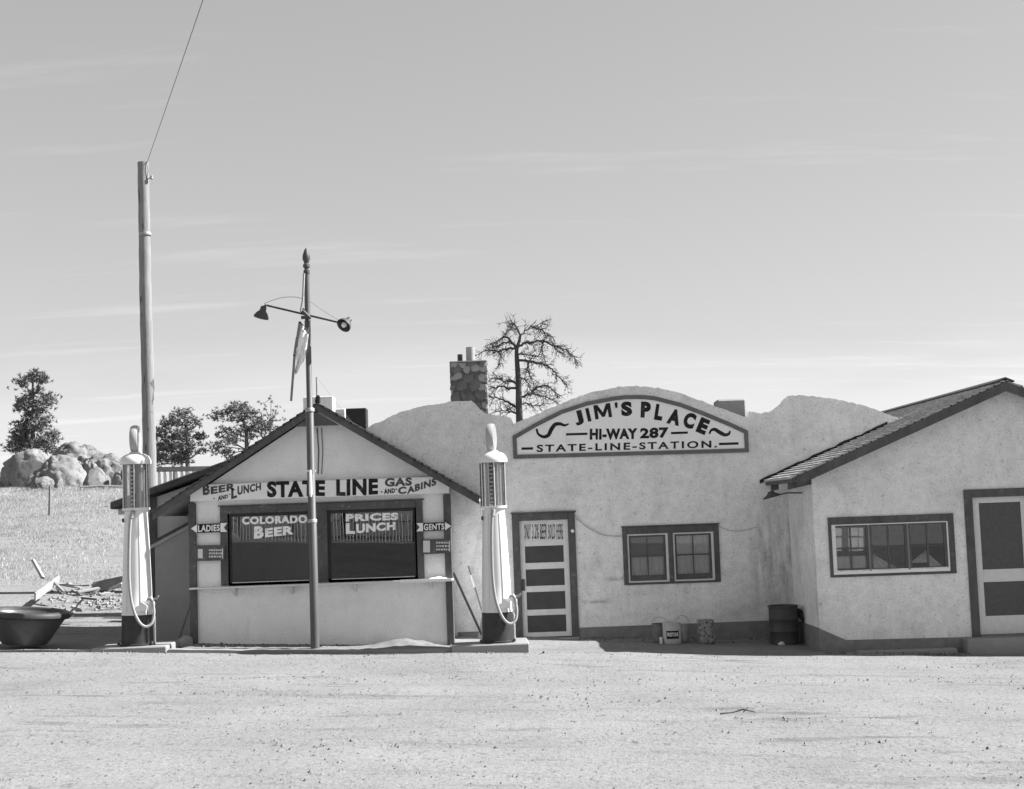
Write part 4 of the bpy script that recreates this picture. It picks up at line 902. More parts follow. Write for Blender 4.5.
# ================================================================== GAS PUMPS
def make_pump(loc, label, globe_rot, globe_tilt, tall):
    r_ = empty('gas_pump', loc, label, 'gas pump', 'visible gas pumps')
    X, Y, Z = loc; hb = at(0, 0, 1)  # unused
    k = tall / 3.33
    c = Vector(loc)
    zz = lambda h: h * k
    # heights from the base: skirt 0.46, body to 2.07, glass 2.07-2.74, cap 2.74-2.90, globe 2.92-3.33
    MB().lathe([(.265, 0), (.265, .025), (.243, .035), (.238, .10), (.235, zz(.30)), (.232, zz(.46))], c, 32).build('base', PUMPK, r_, smooth=True)
    body = MB().lathe([(.236, zz(.46)), (.236, zz(.475)), (.228, zz(.49)), (.218, zz(.9)), (.195, zz(1.5)), (.170, zz(1.98)), (.17, zz(2.02)), (.205, zz(2.04)), (.21, zz(2.075)), (.14, zz(2.075))], c, 36).build('body', PUMPW, r_, smooth=True)
    m = MB()
    for a0 in (-118, -62):
        for i in range(10):
            t = i / 10; t2 = (i + 1) / 10
        pr = [(.231, zz(.52)), (.221, zz(.9)), (.198, zz(1.5)), (.173, zz(1.96))]
        m.tube([c + Vector((rr_ * math.cos(R(a0)), rr_ * math.sin(R(a0)), h)) for rr_, h in pr], .006, 6)
    m.build('panel_bead', PUMPW, body)
    MB().lathe([(.195, zz(2.075)), (.195, zz(2.745))], c, 36, cap=False).build('glass_cylinder', PUMPG, r_, smooth=True)
    MB().lathe([(.045, zz(2.07)), (.045, zz(2.75))], c + Vector((.03, .02, 0)), 14).build('standpipe', DKMET, r_, smooth=True)
    MB().tube([c + Vector((-.09, .06, zz(2.07))), c + Vector((-.09, .06, zz(2.75)))], .022, 10).build('standpipe', STEEL, r_, smooth=True)
    MB().tube([c + Vector((.11, .05, zz(2.07))), c + Vector((.11, .05, zz(2.75)))], .018, 10).build('standpipe', STEEL, r_, smooth=True)
    rack = MB().box(c.x - .055, c.x + .015, c.y - .12, c.y - .11, c.z + zz(2.1), c.z + zz(2.72)).build('gauge_rack', PUMPK, r_)
    tagm = MB().box(-.026, .026, -.006, .006, -.011, .011)
    me = bpy.data.meshes.new('gallon_tag'); me.from_pydata([tuple(p) for p in tagm.v], [], tagm.f); me.materials.append(LTRIM); me.update()
    for i in range(10):
        share(me, 'gallon_tag', rack, (-.02, -.128, zz(2.13) + i * zz(.062)), (0, R(14 if i % 2 else -14), 0))
    for i in range(6):
        a = R(30 + 60 * i + 8)
        MB().tube([c + Vector((.203 * math.cos(a), .203 * math.sin(a), zz(2.06))), c + Vector((.203 * math.cos(a), .203 * math.sin(a), zz(2.75)))], .0085, 8).build('rod', PUMPW, r_)
    cap = MB().lathe([(.20, zz(2.735)), (.232, zz(2.74)), (.236, zz(2.765)), (.232, zz(2.80)), (.20, zz(2.86)), (.14, zz(2.895)), (.10, zz(2.905)), (.085, zz(2.93)), (.0, zz(2.93))], c, 36, cap=False).build('cap', PUMPW, r_, smooth=True)
    # globe: round glass body seen nearly edge-on
    gc = c + Vector((0, 0, zz(2.91) + .215)); M = Matrix.Rotation(R(globe_rot), 3, 'Z') @ Matrix.Rotation(R(globe_tilt), 3, 'Y') @ Matrix.Rotation(R(90), 3, 'X')
    gpr = [(.01, -.05), (.15, -.05), (.165, -.058), (.2, -.055), (.213, -.03), (.215, 0), (.213, .03), (.2, .055), (.165, .058), (.15, .05), (.01, .05)]
    gl = MB().lathe(gpr, gc, 30, M).build('globe', gmat('milk_glass', .33, .25, .05, 6, 0, 30, .5), r_, smooth=True)
    for s_ in (-1, 1): MB().lathe([(.005, .056 * s_), (.15, .053 * s_), (.15, .045 * s_)], gc, 26, M).build('globe_face', gmat('globe_face_paint', .27, .4, .3, 9, 0, 30, .4), gl)
    # hose, nozzle and hook, all on the right of the body
    P = lambda dx, h, dy=-.26: c + Vector((dx, dy, h))
    hp = [P(-.0, zz(2.0), -.2), P(-.02, zz(1.9), -.225), P(-.035, zz(1.7), -.24), P(-.045, zz(1.3), -.255), P(-.04, zz(.95), -.27), P(.0, zz(.62), -.28), P(.09, zz(.38), -.28), P(.19, zz(.29), -.26), P(.275, zz(.34), -.22), P(.30, zz(.48), -.19), P(.285, zz(.60), -.17)]
    hp = [Vector(q) for q in smooth_pts([tuple(q) for q in hp], 5)]
    hs = MB().tube(hp, .022, 10).build('hose', HOSE, r_, smooth=True)
    MB().tube([c + Vector((-.0, -.15, zz(2.02))), c + Vector((-.0, -.205, zz(2.0))), c + Vector((-.015, -.222, zz(1.92)))], [.035, .035, .033], 10).build('hose_fitting', STEEL, hs)
    nz = MB().tube([P(.285, zz(.59), -.17), P(.285, zz(.66), -.17), P(.25, zz(.71), -.17), P(.20, zz(.70), -.17)], [.03, .028, .026, .018], 10)
    nz.tube([P(.27, zz(.68), -.17), P(.34, zz(.70), -.17), P(.37, zz(.74), -.17)], [.02, .018, .012], 8)
    nz.tube([P(.20, zz(.70), -.17), P(.19, zz(.58), -.17), P(.20, zz(.46), -.17)], [.016, .014, .012], 8)
    nz.build('nozzle', STEEL if False else GALV, r_, smooth=True)
    MB().box(c.x + .12, c.x + .25, c.y - .2, c.y - .14, c.z + zz(.62), c.z + zz(.68)).build('nozzle_hook', PUMPW, r_, bevel=.012)
    MB().prism([(c.x + .02, c.z + zz(.52)), (c.x + .20, c.z + zz(.52)), (c.x + .21, c.z + zz(.60)), (c.x + .13, c.z + zz(.66))], c.y - .24, c.y - .21).build('nozzle_guard', PUMPW, r_)
    MB().box(c.x - .19, c.x - .165, c.y - .1, c.y - .07, c.z + zz(1.86), c.z + zz(1.92)).build('lock', PUMPK, r_)
    for dx, dy in ((-.25, -.14), (.25, -.14)): MB().lathe([(.022, .02), (.022, .05), (.012, .06)], c + Vector((dx, dy, 0)), 6).build('bolt', DKMET, r_)
    MB().tube([c + Vector((.24, .02, .01)), c + Vector((.24, .02, zz(.42)))], .03, 10).build('pipe', GALV, r_, smooth=True)
    return r_
tL = at(136, 426, PY).z - pumpL.z; tR = at(490.5, 424.5, PY).z - pumpR.z
make_pump(pumpL, 'white visible gas pump at far left with globe above glass cylinder', 95, 2, tL)
make_pump(pumpR, 'white visible gas pump beside the station door', 82, -4, tR)

# ================================================================== LAMP POST
LYp = 21.56
lb, ltop = at(315, 648.5, LYp), at(306.3, 250, LYp)
lx = (lb.x + ltop.x) / 2
def LP(px, py, Y=LYp): return at(px, py, Y)
lr = empty('lamp_post', (lx, LYp, G(lx, LYp)), 'tall grey lamp post with two gooseneck shades and pointed finial', 'lamp post')
zc1, zc2, zt1 = LP(313, 521).z, LP(311, 410).z, LP(307, 273).z
MB().lathe([(.068, G(lx, LYp) - .1), (.068, zc1), (.06, zc1 + .01), (.06, zc2), (.046, zc2 + .02), (.042, zt1)], (lx, LYp, 0), 20).build('pole', POLEP, lr, smooth=True)
for z in (zc1, zc2): MB().lathe([(.066, z - .03), (.073, z - .025), (.073, z + .02), (.066, z + .03)], (lx, LYp, 0), 20).build('collar', GALV, lr, smooth=True)
f0 = zt1
MB().lathe([(.045, f0 - .02), (.05, f0 + .0), (.05, f0 + .04), (.035, f0 + .05), (.035, f0 + .08), (.055, f0 + .09), (.055, f0 + .13), (.035, f0 + .15), (.04, f0 + .17), (.062, f0 + .22), (.058, f0 + .28), (.03, f0 + .36), (.004, f0 + .40)], (lx, LYp, 0), 16).build('finial', DKMET, lr, smooth=True)
aL, aR = LP(266, 305.2), LP(338, 322.3)
MB().tube([aL, aR], .016, 8).build('cross_arm', DKMET, lr)
ac_ = LP(306.5, 315)
bk = MB(); bk.tube([ac_ + Vector((-.05, -.05, .06)), ac_ + Vector((.06, -.06, -.06))], .03, 8); bk.box(ac_.x - .075, ac_.x + .075, LYp - .075, LYp - .04, ac_.z - .07, ac_.z - .02); bk.box(ac_.x - .02, ac_.x + .06, LYp - .09, LYp - .04, ac_.z - .2, ac_.z - .1)
bk.tube([LP(301.5, 309), LP(303.5, 312)], [.035, .045], 8); bk.build('bracket', DKMET, lr)
def lamp(pc, M, neck):
    sh_ = MB().lathe([(.02, .16), (.045, .15), (.05, .09), (.06, .075), (.085, .05), (.115, .0), (.12, -.03), (.11, -.03), (.08, .03), (.03, .07), (.0, .075)], pc, 22, M, cap=False).build('lamp_shade', DKMET, lr, smooth=True)
    MB().lathe([(.015, .07), (.03, .03), (.045, -.005), (.03, -.045), (.0, -.055)], pc, 14, M, cap=False).build('bulb', WHITE, sh_, smooth=True)
    MB().tube([pc + M @ Vector((0, 0, .15)), neck], .02, 8).build('swivel', DKMET, sh_)
lamp(LP(261.5, 316), Matrix.Rotation(R(18), 3, 'Y') @ Matrix.Rotation(R(14), 3, 'X'), aL)
lamp(LP(344.5, 324.5), Matrix.Rotation(R(-35), 3, 'Z') @ Matrix.Rotation(R(-52), 3, 'X'), aR)
MB().tube([Vector(q) for q in smooth_pts([tuple(LP(264, 303.5)), tuple(LP(280, 298)), tuple(LP(294, 297)), tuple(LP(304, 299))], 5)], .004, 5).build('wire', DKMET, lr)
MB().tube([Vector(q) for q in smooth_pts([tuple(LP(308, 300)), tuple(LP(325, 312)), tuple(LP(340, 321))], 5)], .003, 5).build('wire', DKMET, lr)
MB().tube([LP(304.5, 274) + Vector((0, -.05, 0)), LP(303.5, 300) + Vector((0, -.06, 0)), LP(301.5, 312) + Vector((0, -.07, 0))], .018, 8).build('side_rod', GALV, lr)
ins = MB(); ins.box(lx - .075, lx + .075, LYp - .1, LYp - .06, LP(312, 471).z - .01, LP(312, 471).z + .01); ins.lathe([(.012, LP(312, 497).z), (.024, LP(312, 494).z), (.024, LP(312, 473).z), (.012, LP(312, 470).z)], (lx, LYp - .095, 0), 12); ins.build('fuse_holder', WHITE, lr)

# tattered banner hanging from the lamp arm
bn_r = empty('torn_banner', LP(297, 363, LYp - .11), 'tattered white banner with thin slats hanging from the lamp post', 'banner')
bpx = [[(300.3, 322.5), (304, 327), (308.8, 333.5)], [(299, 332), (303.2, 336), (308, 341)], [(297, 341), (302, 345), (306.5, 350)], [(296, 348), (301, 353), (304.5, 357)], [(296.5, 356), (299.5, 360), (303, 361.5)], [(297, 362), (298.5, 365.5), (301.5, 363)], [(294.5, 372), (295.6, 375), (297.2, 371)]]
m = MB(); row = []
for rI, r3 in enumerate(bpx):
    pts = smooth_pts(r3, 4)
    for i, (x, y) in enumerate(pts): p = at(x, y, LYp - .11); m.v.append(p + Vector((0, .035 * math.sin(i * 1.3 + rI * .9) , 0)))
kq = len(smooth_pts(bpx[0], 4))
m.f = [(r_ * kq + i, r_ * kq + i + 1, (r_ + 1) * kq + i + 1, (r_ + 1) * kq + i) for r_ in range(len(bpx) - 1) for i in range(kq - 1)]
cl_o = m.build('cloth', CLOTH, bn_r, smooth=True)
so_ = cl_o.modifiers.new('thickness', 'SOLIDIFY'); so_.thickness = .006
for a, b in (((299.8, 321.5), (297.3, 338)), ((297.0, 337.5), (294.2, 356)), ((294.6, 355), (291.2, 401))):
    MB().bar(at(*a, LYp - .13), at(*b, LYp - .13), .036, .02).build('slat', WOODG, bn_r)
MB().bar(at(300, 322, LYp - .13), at(309, 334, LYp - .13), .03, .02).build('slat', WOODG, bn_r)

# ================================================================== UTILITY POLE AND WIRE
UY = 30.0
ppts = [(143, 162.5), (144.4, 230), (145.6, 300), (147.6, 370), (149.0, 430), (150.5, 500), (153, 600)]
ur = empty('utility_pole', at(153, 600, UY), 'tall weathered wooden utility pole rising behind the left pump', 'utility pole')
ur.location.z = G(ur.location.x, UY)
base_ = ur.location.copy()
pp = [at(x, y, UY) for x, y in ppts]; pp = pp[::-1]; pp = [Vector((pp[0].x + .02, UY, base_.z - .4))] + [q for q in pp if q.z > base_.z]
m = MB(); ring = 16; rads = [.15 - .03 * i / (len(pp) - 1) for i in range(len(pp))]
dense = [Vector(q) for q in smooth_pts([tuple(q) for q in pp], 6)]
m.tube(dense, [.15 - .032 * i / (len(dense) - 1) + .004 * math.sin(i * 2.1) for i in range(len(dense))], 14)
m.build('pole', WOODP, ur, smooth=True)
top_ = dense[-1]
ins_ = MB(); ins_.tube([top_ + Vector((.10, -.06, -.38)), top_ + Vector((.22, -.06, -.36))], .012, 6); ins_.lathe([(.02, 0), (.035, .02), (.03, .06), (.036, .08), (.015, .1)], top_ + Vector((.2, -.06, -.4)), 10); ins_.build('insulator', GALV, ur)
wd_ = at(191, 35, 21.0); w0 = top_ + Vector((.1, -.05, -.02))
dirw = (wd_ - w0); wire = []
for i in range(26):
    t = i / 25 * 5.2; q = w0 + Vector((dirw.x * t, dirw.y * t, 0))
    q.z = w0.z + dirw.z * t + .012 * (t * (t - 1)) * 2
    wire.append(q)
MB().tube(wire, .006, 5).build('wire', DKMET, ur)
MB().tube([top_ + Vector((.1, -.08, .0)), top_ + Vector((.13, -.08, -.2)), top_ + Vector((.1, -.08, -.38))], .008, 5).build('wire_loop', DKMET, ur)
MB().lathe([(.132, top_.z - 1.62), (.136, top_.z - 1.61), (.136, top_.z - 1.57), (.132, top_.z - 1.56)], (at(145, 222, UY).x, UY, 0), 18).build('band', STEEL, ur)

# ================================================================== SMALL THINGS BY THE WALL
def can(name, label, cat, px, py_base, wpx, hpx, Y, mat, bail=None, open_=False, taper=1.0):
    b = at(px, py_base, Y); b.z = G(b.x, Y) + .004; sc = F / Y
    rad, hgt = wpx / 2 / sc, hpx / sc
    r_ = empty(name, b, label, cat)
    pr = [(rad * .97, 0), (rad, .008), (rad * taper, hgt * .35), (rad * taper, hgt * .65), (rad * taper, hgt - .012), (rad * taper * 1.03, hgt - .008), (rad * taper * 1.03, hgt)]
    if open_: pr += [(rad * taper * .97, hgt), (rad * .93, .02), (0, .02)]
    else: pr += [(rad * taper * .95, hgt), (rad * taper * .93, hgt - .01), (0, hgt - .01)]
    MB().lathe(pr, b, 24, cap=False).build('can_body', mat, r_, smooth=True)
    if bail:
        lean, hh = bail; pts = []
        for i in range(13):
            a = math.pi * i / 12; pts.append(b + Vector((-rad * taper * math.cos(a), math.sin(a) * hh * math.sin(R(lean)), hgt - .02 + math.sin(a) * hh * math.cos(R(lean)))))
        MB().tube(pts, .005, 6).build('bail_handle', STEEL, r_)
    return r_, b, rad, hgt
CGREY = gmat('can_grey_paint', .4, .5, .1, 8, .05, 30, .4)
r_, b, rad, hgt = can('antifreeze_can', 'pale antifreeze can with black label, front of the can group', 'can', 672.3, 644, 18, 21, 23.55, CGREY)
m = MB(); lbm = MB()
for i in range(12):
    a0, a1 = R(-90 - 42 + 84 * i / 12), R(-90 - 42 + 84 * (i + 1) / 12)
    lbm.add([b + Vector(((rad + .002) * math.cos(a), (rad + .002) * math.sin(a), z)) for a, z in ((a0, hgt * .25), (a1, hgt * .25), (a1, hgt * .62), (a0, hgt * .62))], [(0, 1, 2, 3)])
lbm.build('label', BLACK, r_)
v, f = glyph('PRESTONE', .02); out = []
for a, bb in v:
    an = R(-90 - 36 + 72 * a); out.append(b + Vector(((rad + .004) * math.cos(an), (rad + .004) * math.sin(an), hgt * (.36 + .18 * bb))))
MB().add(out, f).build('lettering', WHITE, r_)
can('open_pail', 'dark open pail with wire bail behind the antifreeze can', 'pail', 660.5, 640, 15, 18, 23.85, gmat('rusty_pail', .14, .7, .35, 9, .2, 30, .3), (30, .14), True, 1.06)
can('tin_pail', 'tin pail with raised hoop handle right of the antifreeze can', 'pail', 683, 640, 13, 17, 23.95, GALV, (-8, .17), True, 1.08)
can('mottled_can', 'mottled can with patchy dark print standing alone by the wall', 'can', 706.3, 642, 17, 23, 23.65, gmat('mottled_print', .26, .6, .5, 14, .05, 30, .3, specks=[(24, .5, .6, .3, None, 4)]))
p = at(661.5, 643.5, 23.5); tag(MB().box(p.x - .03, p.x + .02, 23.48, 23.53, G(p.x, 23.5), G(p.x, 23.5) + .11).build('small_tin', PAPER, org=(p.x, 23.5, G(p.x, 23.5)), bevel=.008), 'small pale tin in front of the dark pail', 'tin')
# drum in the corner
db = at(784.5, 640, 23.75); db.z = G(db.x, 23.75)
dr = empty('metal_drum', db, 'dark metal drum standing in the corner of the walls', 'drum')
MB().lathe([(.24, 0), (.25, .015), (.24, .03), (.24, .2), (.248, .21), (.24, .22), (.24, .40), (.248, .41), (.24, .42), (.24, .6), (.252, .61), (.252, .635), (.238, .635), (.23, .60), (.22, .1), (0, .1)], db, 30, cap=False).build('drum_body', gmat('dark_drum_paint', .055, .6, .4, 6, .15, 30, .35, stretch=(1, 1, .4)), dr, smooth=True)
tb = Vector((db.x + .34, 23.95, G(db.x + .34, 23.9) + .31))
M = Matrix.Rotation(R(18), 3, 'Z') @ Matrix.Rotation(R(62), 3, 'Y')
m = MB(); pr = []
for i in range(28):
    for j in range(10):
        a, b2 = 2 * math.pi * i / 28, 2 * math.pi * j / 10; rr_ = .26 + .065 * math.cos(b2); m.v.append(tb + M @ Vector((rr_ * math.cos(a), rr_ * math.sin(a), .065 * math.sin(b2))))
m.f = [(i * 10 + j, ((i + 1) % 28) * 10 + j, ((i + 1) % 28) * 10 + (j + 1) % 10, i * 10 + (j + 1) % 10) for i in range(28) for j in range(10)]
tag(m.build('old_tyre', gmat('old_rubber', .03, .8, .3, 9, .2, 40, .2), smooth=True, org=(tb.x, tb.y, tb.z - .3)), 'dark round tyre leaning behind the drum in the corner', 'tyre')
def rock(name, label, cat, c, s, seed, mat=ROCK, sub=4, group=None, amp=.28, fr=1.1):
    rk = random.Random(seed * 31); planes = [(Vector((rk.gauss(0, 1), rk.gauss(0, 1), rk.gauss(0, .7))).normalized(), rk.uniform(.8, .97)) for _ in range(6)]
    bm = bmesh.new(); bmesh.ops.create_icosphere(bm, subdivisions=sub, radius=1)
    for v_ in bm.verts:
        p_ = v_.co.copy(); d = 1 + amp * noise.noise(p_ * fr + Vector((seed * 7.3, 0, 0))) + amp * .35 * noise.noise(p_ * fr * 3 + Vector((0, seed * 3.1, 0))) + amp * .2 * noise.noise(p_ * 7) - amp * .35 * max(0, .12 - abs(noise.noise(p_ * 2.1 + Vector((seed, 2, 0))))) / .12
        p_ = p_ * d
        for n_, o_ in planes:
            t_ = p_.dot(n_) - o_
            if t_ > 0: p_ = p_ - n_ * t_ * .88
        d = 1
        v_.co = Vector((p_.x * d * s[0], p_.y * d * s[1], p_.z * d * s[2]))
    me = bpy.data.meshes.new(name); bm.to_mesh(me); bm.free(); me.materials.append(mat)
    me.polygons.foreach_set('use_smooth', [True] * len(me.polygons))
    o = bpy.data.objects.new(name, me); COL.objects.link(o); o.location = c; o.rotation_euler = (0, 0, seed)
    return tag(o, label, cat, group)
p = at(779.5, 637.5, 23.5); rock('crumpled_paper', 'crumpled scrap of pale paper before the corner drum', 'paper', (p.x, 23.35, G(p.x, 23.35) + .03), (.06, .04, .035), 3, PAPER, 2, amp=.6, fr=3)
p = at(184, 645, 22.2); rock('corner_stone', 'pale stone lying against the kiosk\'s left post', 'stone', (p.x, 22.2, G(p.x, 22.2) + .06), (.2, .14, .13), 5, CONC, 3, amp=.4)
# sticks leaning
def stick(label, a, b, ya, yb, r1, mat, extra=None, name='leaning_stick', cat='stick'):
    A, B = at(*a, ya), at(*b, yb); r_ = empty(name, B, label, cat)
    MB().tube([A, B], [r1, r1], 8).build('shaft', mat, r_); return r_, A, B
stick('dark pole leaning on the kiosk\'s right side', (453.5, 573), (481.5, 634), 23.3, 23.9, .022, TAR)
r_, A, B = stick('broom with pale upper handle leaning on the wall behind the right pump', (468.3, 566), (484, 618), WY - .06, 24.1, .014, WOODG, name='broom', cat='broom')
d = (B - A); MB().tube([A + d * .18, A + d * .42], .02, 8).build('handle_grip', WHITE, r_)
q = B; zb_ = G(q.x, q.y); MB().hexa([(q.x - .12, q.y - .05, zb_), (q.x + .16, q.y - .05, zb_), (q.x + .16, q.y + .05, zb_), (q.x - .12, q.y + .05, zb_), (q.x - .04, q.y - .03, B.z + .02), (q.x + .05, q.y - .03, B.z + .02), (q.x + .05, q.y + .03, B.z + .02), (q.x - .04, q.y + .03, B.z + .02)]).build('bristles', WOODG, r_)
stick('thin dark stick leaning against the lean-to wall', (190.5, 604), (178, 642), 22.55, 22.75, .016, WOODG)
p = at(474, 643, 21.8); tag(MB().box(p.x - .04, p.x + .12, 21.95, 22.15, G(p.x, 22), G(p.x, 22) + .05).build('wood_block', WHITE, org=(p.x, 22, G(p.x, 22)), bevel=.005), 'small white block left of the right pump', 'block')

# tub at the left edge
tbx = at(65, 615, 22.0).x - .64; tbc = Vector((tbx, 22.0, G(tbx, 22.0)))
tr = empty('metal_tub', tbc, 'large dark flared tub with thick rolled rim at left edge', 'tub')
M = Matrix.Rotation(R(5), 3, 'Y')
MB().lathe([(.28, .02), (.33, .03), (.40, .12), (.57, .42), (.585, .44), (.58, .5), (.56, .5), (.38, .14), (.3, .1), (0, .1)], tbc + Vector((0, 0, .03)), 44, M, cap=False).build('tub_body', gmat('tub_metal', .095, .35, .25, 5, .1, 30, .5, specks=[(30, .66, .7, 2.2)]), tr, smooth=True)
MB().lathe([(.586, .44), (.64, .445), (.668, .47), (.672, .5), (.655, .535), (.61, .555), (.575, .54), (.562, .5)], tbc + Vector((0, 0, .03)), 44, M, cap=False).build('rim', gmat('tub_rim_metal', .045, .5, .3, 6, .1, 30, .4), tr, smooth=True)
# boards and rubble at left
def board(label, pts, wd, th, mat, Ya, Yb, group='scattered boards', lift=0.0):
    a, b = pts; A, B = at(*a, Ya), at(*b, Yb)
    A.z = max(A.z, G(A.x, Ya) + th / 2 + lift); B.z = max(B.z, G(B.x, Yb) + th / 2 + lift)
    c = (A + B) / 2
    o = MB().bar(A, B, th, wd, side=(0, .6, .8) if wd in (.15, .28) else (0, 1, .2)).build('board', mat, org=(c.x, c.y, G(c.x, c.y)))
    return tag(o, label, 'board', group)
bspec = [((35, 597), (59, 579), .15, .03, WOODB, 27, 29, 'wide pale board sloping at the left edge above the tub'),
         ((33, 560), (43, 578), .07, .05, WOODB, 27.5, 27.2, 'upright pale stick at the left edge'),
         ((52, 580), (64, 592), .06, .04, WOODG, 28.6, 28.2, 'short dark stick at the left of the rubble heap'),
         ((60, 584), (82, 588), .09, .03, WOODB, 30, 29.6, 'pale lath at the left end of the rubble heap'),
         ((92, 588), (123, 581.5), .28, .03, WOODG, 30.0, 29.8, 'broad grey board on top of the rubble heap'),
         ((110, 589), (122, 583), .07, .03, WOODB, 29.4, 29.2, 'bright lath along the broad grey board'),
         ((78, 592), (99, 588), .12, .03, WOODB, 29.4, 29.7, 'pale board in the middle of the rubble heap'),
         ((83, 599), (97, 591), .08, .03, WOODB, 28.9, 25.9, 'short pale lath crossing the rubble heap'),
         ((95, 600), (113, 594), .08, .03, WOODB, 28.8, 29.0, 'pale lath at the front of the rubble heap'),
         ((100, 594.5), (112, 592.5), .1, .03, WOODB, 29.0, 29.2, 'bright chip of board at right of the rubble heap'),
         ((102, 604), (108, 603), .14, .03, WOODB, 28.0, 28.0, 'lone pale chip before the rubble heap'),
         ((82, 597), (98, 598.5), .14, .04, WOODG, 25.9, 25.9, 'dark board at the bottom of the rubble heap'),
         ((76, 586), (90, 585), .05, .03, WOODG, 30.2, 30.1, 'thin dark lath behind the rubble heap'),
         ((74, 606), (79, 611), .12, .03, WOODB, 27.5, 27.3, 'single pale chip at the left before the rubble heap')]
for a, b, wd, th, mt, Ya, Yb, lab in bspec: board(lab, (a, b), wd, th, mt, Ya, Yb)
rbm = MB(); rr = random.Random(21)
for i in range(300):
    px, py = rr.gauss(92, 22), rr.gauss(595, 8)
    Y = 29 + (595 - py) * .1 + rr.uniform(-.5, .5); p = at(px, py, Y); p.z = G(p.x, Y)
    s_ = rr.uniform(.015, .07)
    q = [p + Vector((s_ * rr.uniform(.5, 1.5) * math.cos(a), s_ * rr.uniform(.5, 1.5) * math.sin(a), rr.uniform(-.01, .02))) for a in (0.3, 1.7, 3.3, 4.9)]
    rbm.add(q + [p + Vector((rr.uniform(-.02, .02), 0, s_ * rr.uniform(.5, 1.1)))], [(0, 1, 4), (1, 2, 4), (2, 3, 4), (3, 0, 4)])
tag(rbm.build('rubble', gmat('rubble_bits', .2, .95, .6, 3)), 'splintered rubble scattered beneath the boards at left', 'rubble', kind='stuff')
dbm = MB(); rr = random.Random(33)
for i in range(1500):
    t = rr.random()
    if t < .45: x, y = rr.uniform(-5.1, -1.1), 22.36 - abs(rr.gauss(0, .28))
    elif t < .75: x, y = rr.uniform(1.0, 4.7), 24.46 - abs(rr.gauss(0, .3))
    elif t < .9: x, y = rr.uniform(4.7, 7.0), 22.2 - abs(rr.gauss(0, .22))
    else: x, y = rr.uniform(-6.6, .4), 21.0 - abs(rr.gauss(0, .2))
    z = G(x, y) + (.045 if (t < .45 and y > 21.3) else 0.0); s_ = .006 + .03 * rr.random() ** 3
    q = [Vector((x + s_ * rr.uniform(.6, 1.6) * math.cos(a), y + s_ * rr.uniform(.6, 1.6) * math.sin(a), z - .005)) for a in (0.3, 1.7, 3.3, 4.9)]
    dbm.add(q + [Vector((x, y, z + s_ * rr.uniform(.5, 1.2)))], [(0, 1, 4), (1, 2, 4), (2, 3, 4), (3, 0, 4)])
tag(dbm.build('foot_debris', gmat('dark_debris', .11, .95, .6, 2)), 'dirt clods and litter along the foot of the walls', 'debris', kind='stuff')
# twig on the road
p = at(744, 728, 15.4); p.z = G(p.x, p.y) + .02
tw = MB(); tw.tube([p + Vector((-.12, 0, 0)), p + Vector((0, .01, .03)), p + Vector((.13, -.02, .0))], [.006, .009, .004], 6); tw.tube([p, p + Vector((.06, .03, .05))], [.006, .003], 5); tw.tube([p + Vector((-.25, .02, -.01)), p + Vector((-.12, 0, 0))], [.008, .006], 5)
tag(tw.build('twig', DEADW, org=p), 'small dark forked twig lying on the road', 'twig')

# ================================================================== FIELD: BOULDERS, FENCES, TREES
def boulder(label, px0, px1, py0, py1, Y, seed, dep=.8):
    a, b = at(px0, py1, Y), at(px1, py0, Y); w_ = (b.x - a.x) / 2; h_ = b.z - a.z
    rock('boulder', label, 'boulder', ((a.x + b.x) / 2, Y, a.z + h_ * .06), (w_ * 1.02, w_ * dep, h_ * .98), seed, ROCK, 5, 'granite boulders', .30, .8)
boulder('large domed granite boulder nearest the field edge at left', 28, 94, 453, 490, 61, 1)
boulder('long flat-topped boulder behind the domed boulder', 38, 114, 442, 478, 72, 2)
boulder('broad rounded boulder left of the left pump\'s glass cylinder', 78, 142, 450.5, 488, 67, 3)
boulder('low round boulder between the two large boulders', 82, 112, 470, 491, 60, 4)
boulder('small boulder at the foot of the domed boulder', 53, 64.5, 477, 488, 58.5, 5)
boulder('blocky boulder below the pine at the left edge', 2, 54, 449, 484, 66, 6)
boulder('small boulder right of the low round boulder', 104, 116, 470, 484, 62, 7)
boulder('flat slab of rock lying before the blocky boulder', 30, 56, 476, 487, 59, 11)
boulder('narrow rock wedged between the long boulder and the broad boulder', 76, 100, 461, 484, 64, 12)
boulder('low rock half hidden behind the left pump', 112, 134, 468, 488, 60, 13)
p = at(49.5, 497.5, 46); fp = empty('field_post', (p.x, 46, G(p.x, 46)), 'short thin post standing in the dry field', 'post')
MB().tube([(p.x, 46, G(p.x, 46) - .1), (p.x + .02, 46, at(49, 486, 46).z)], [.05, .04], 8).build('shaft', WOODG, fp)
a, b = at(80, 488.3, 58), at(123, 487.6, 58)
tag(MB().tube([a, (a + b) / 2 + Vector((0, 0, .03)), b], [.09, .1, .08], 8).build('fallen_log', WOODG, org=(a.x, 58, G(a.x, 58))), 'long dark log lying along the top of the field', 'log')
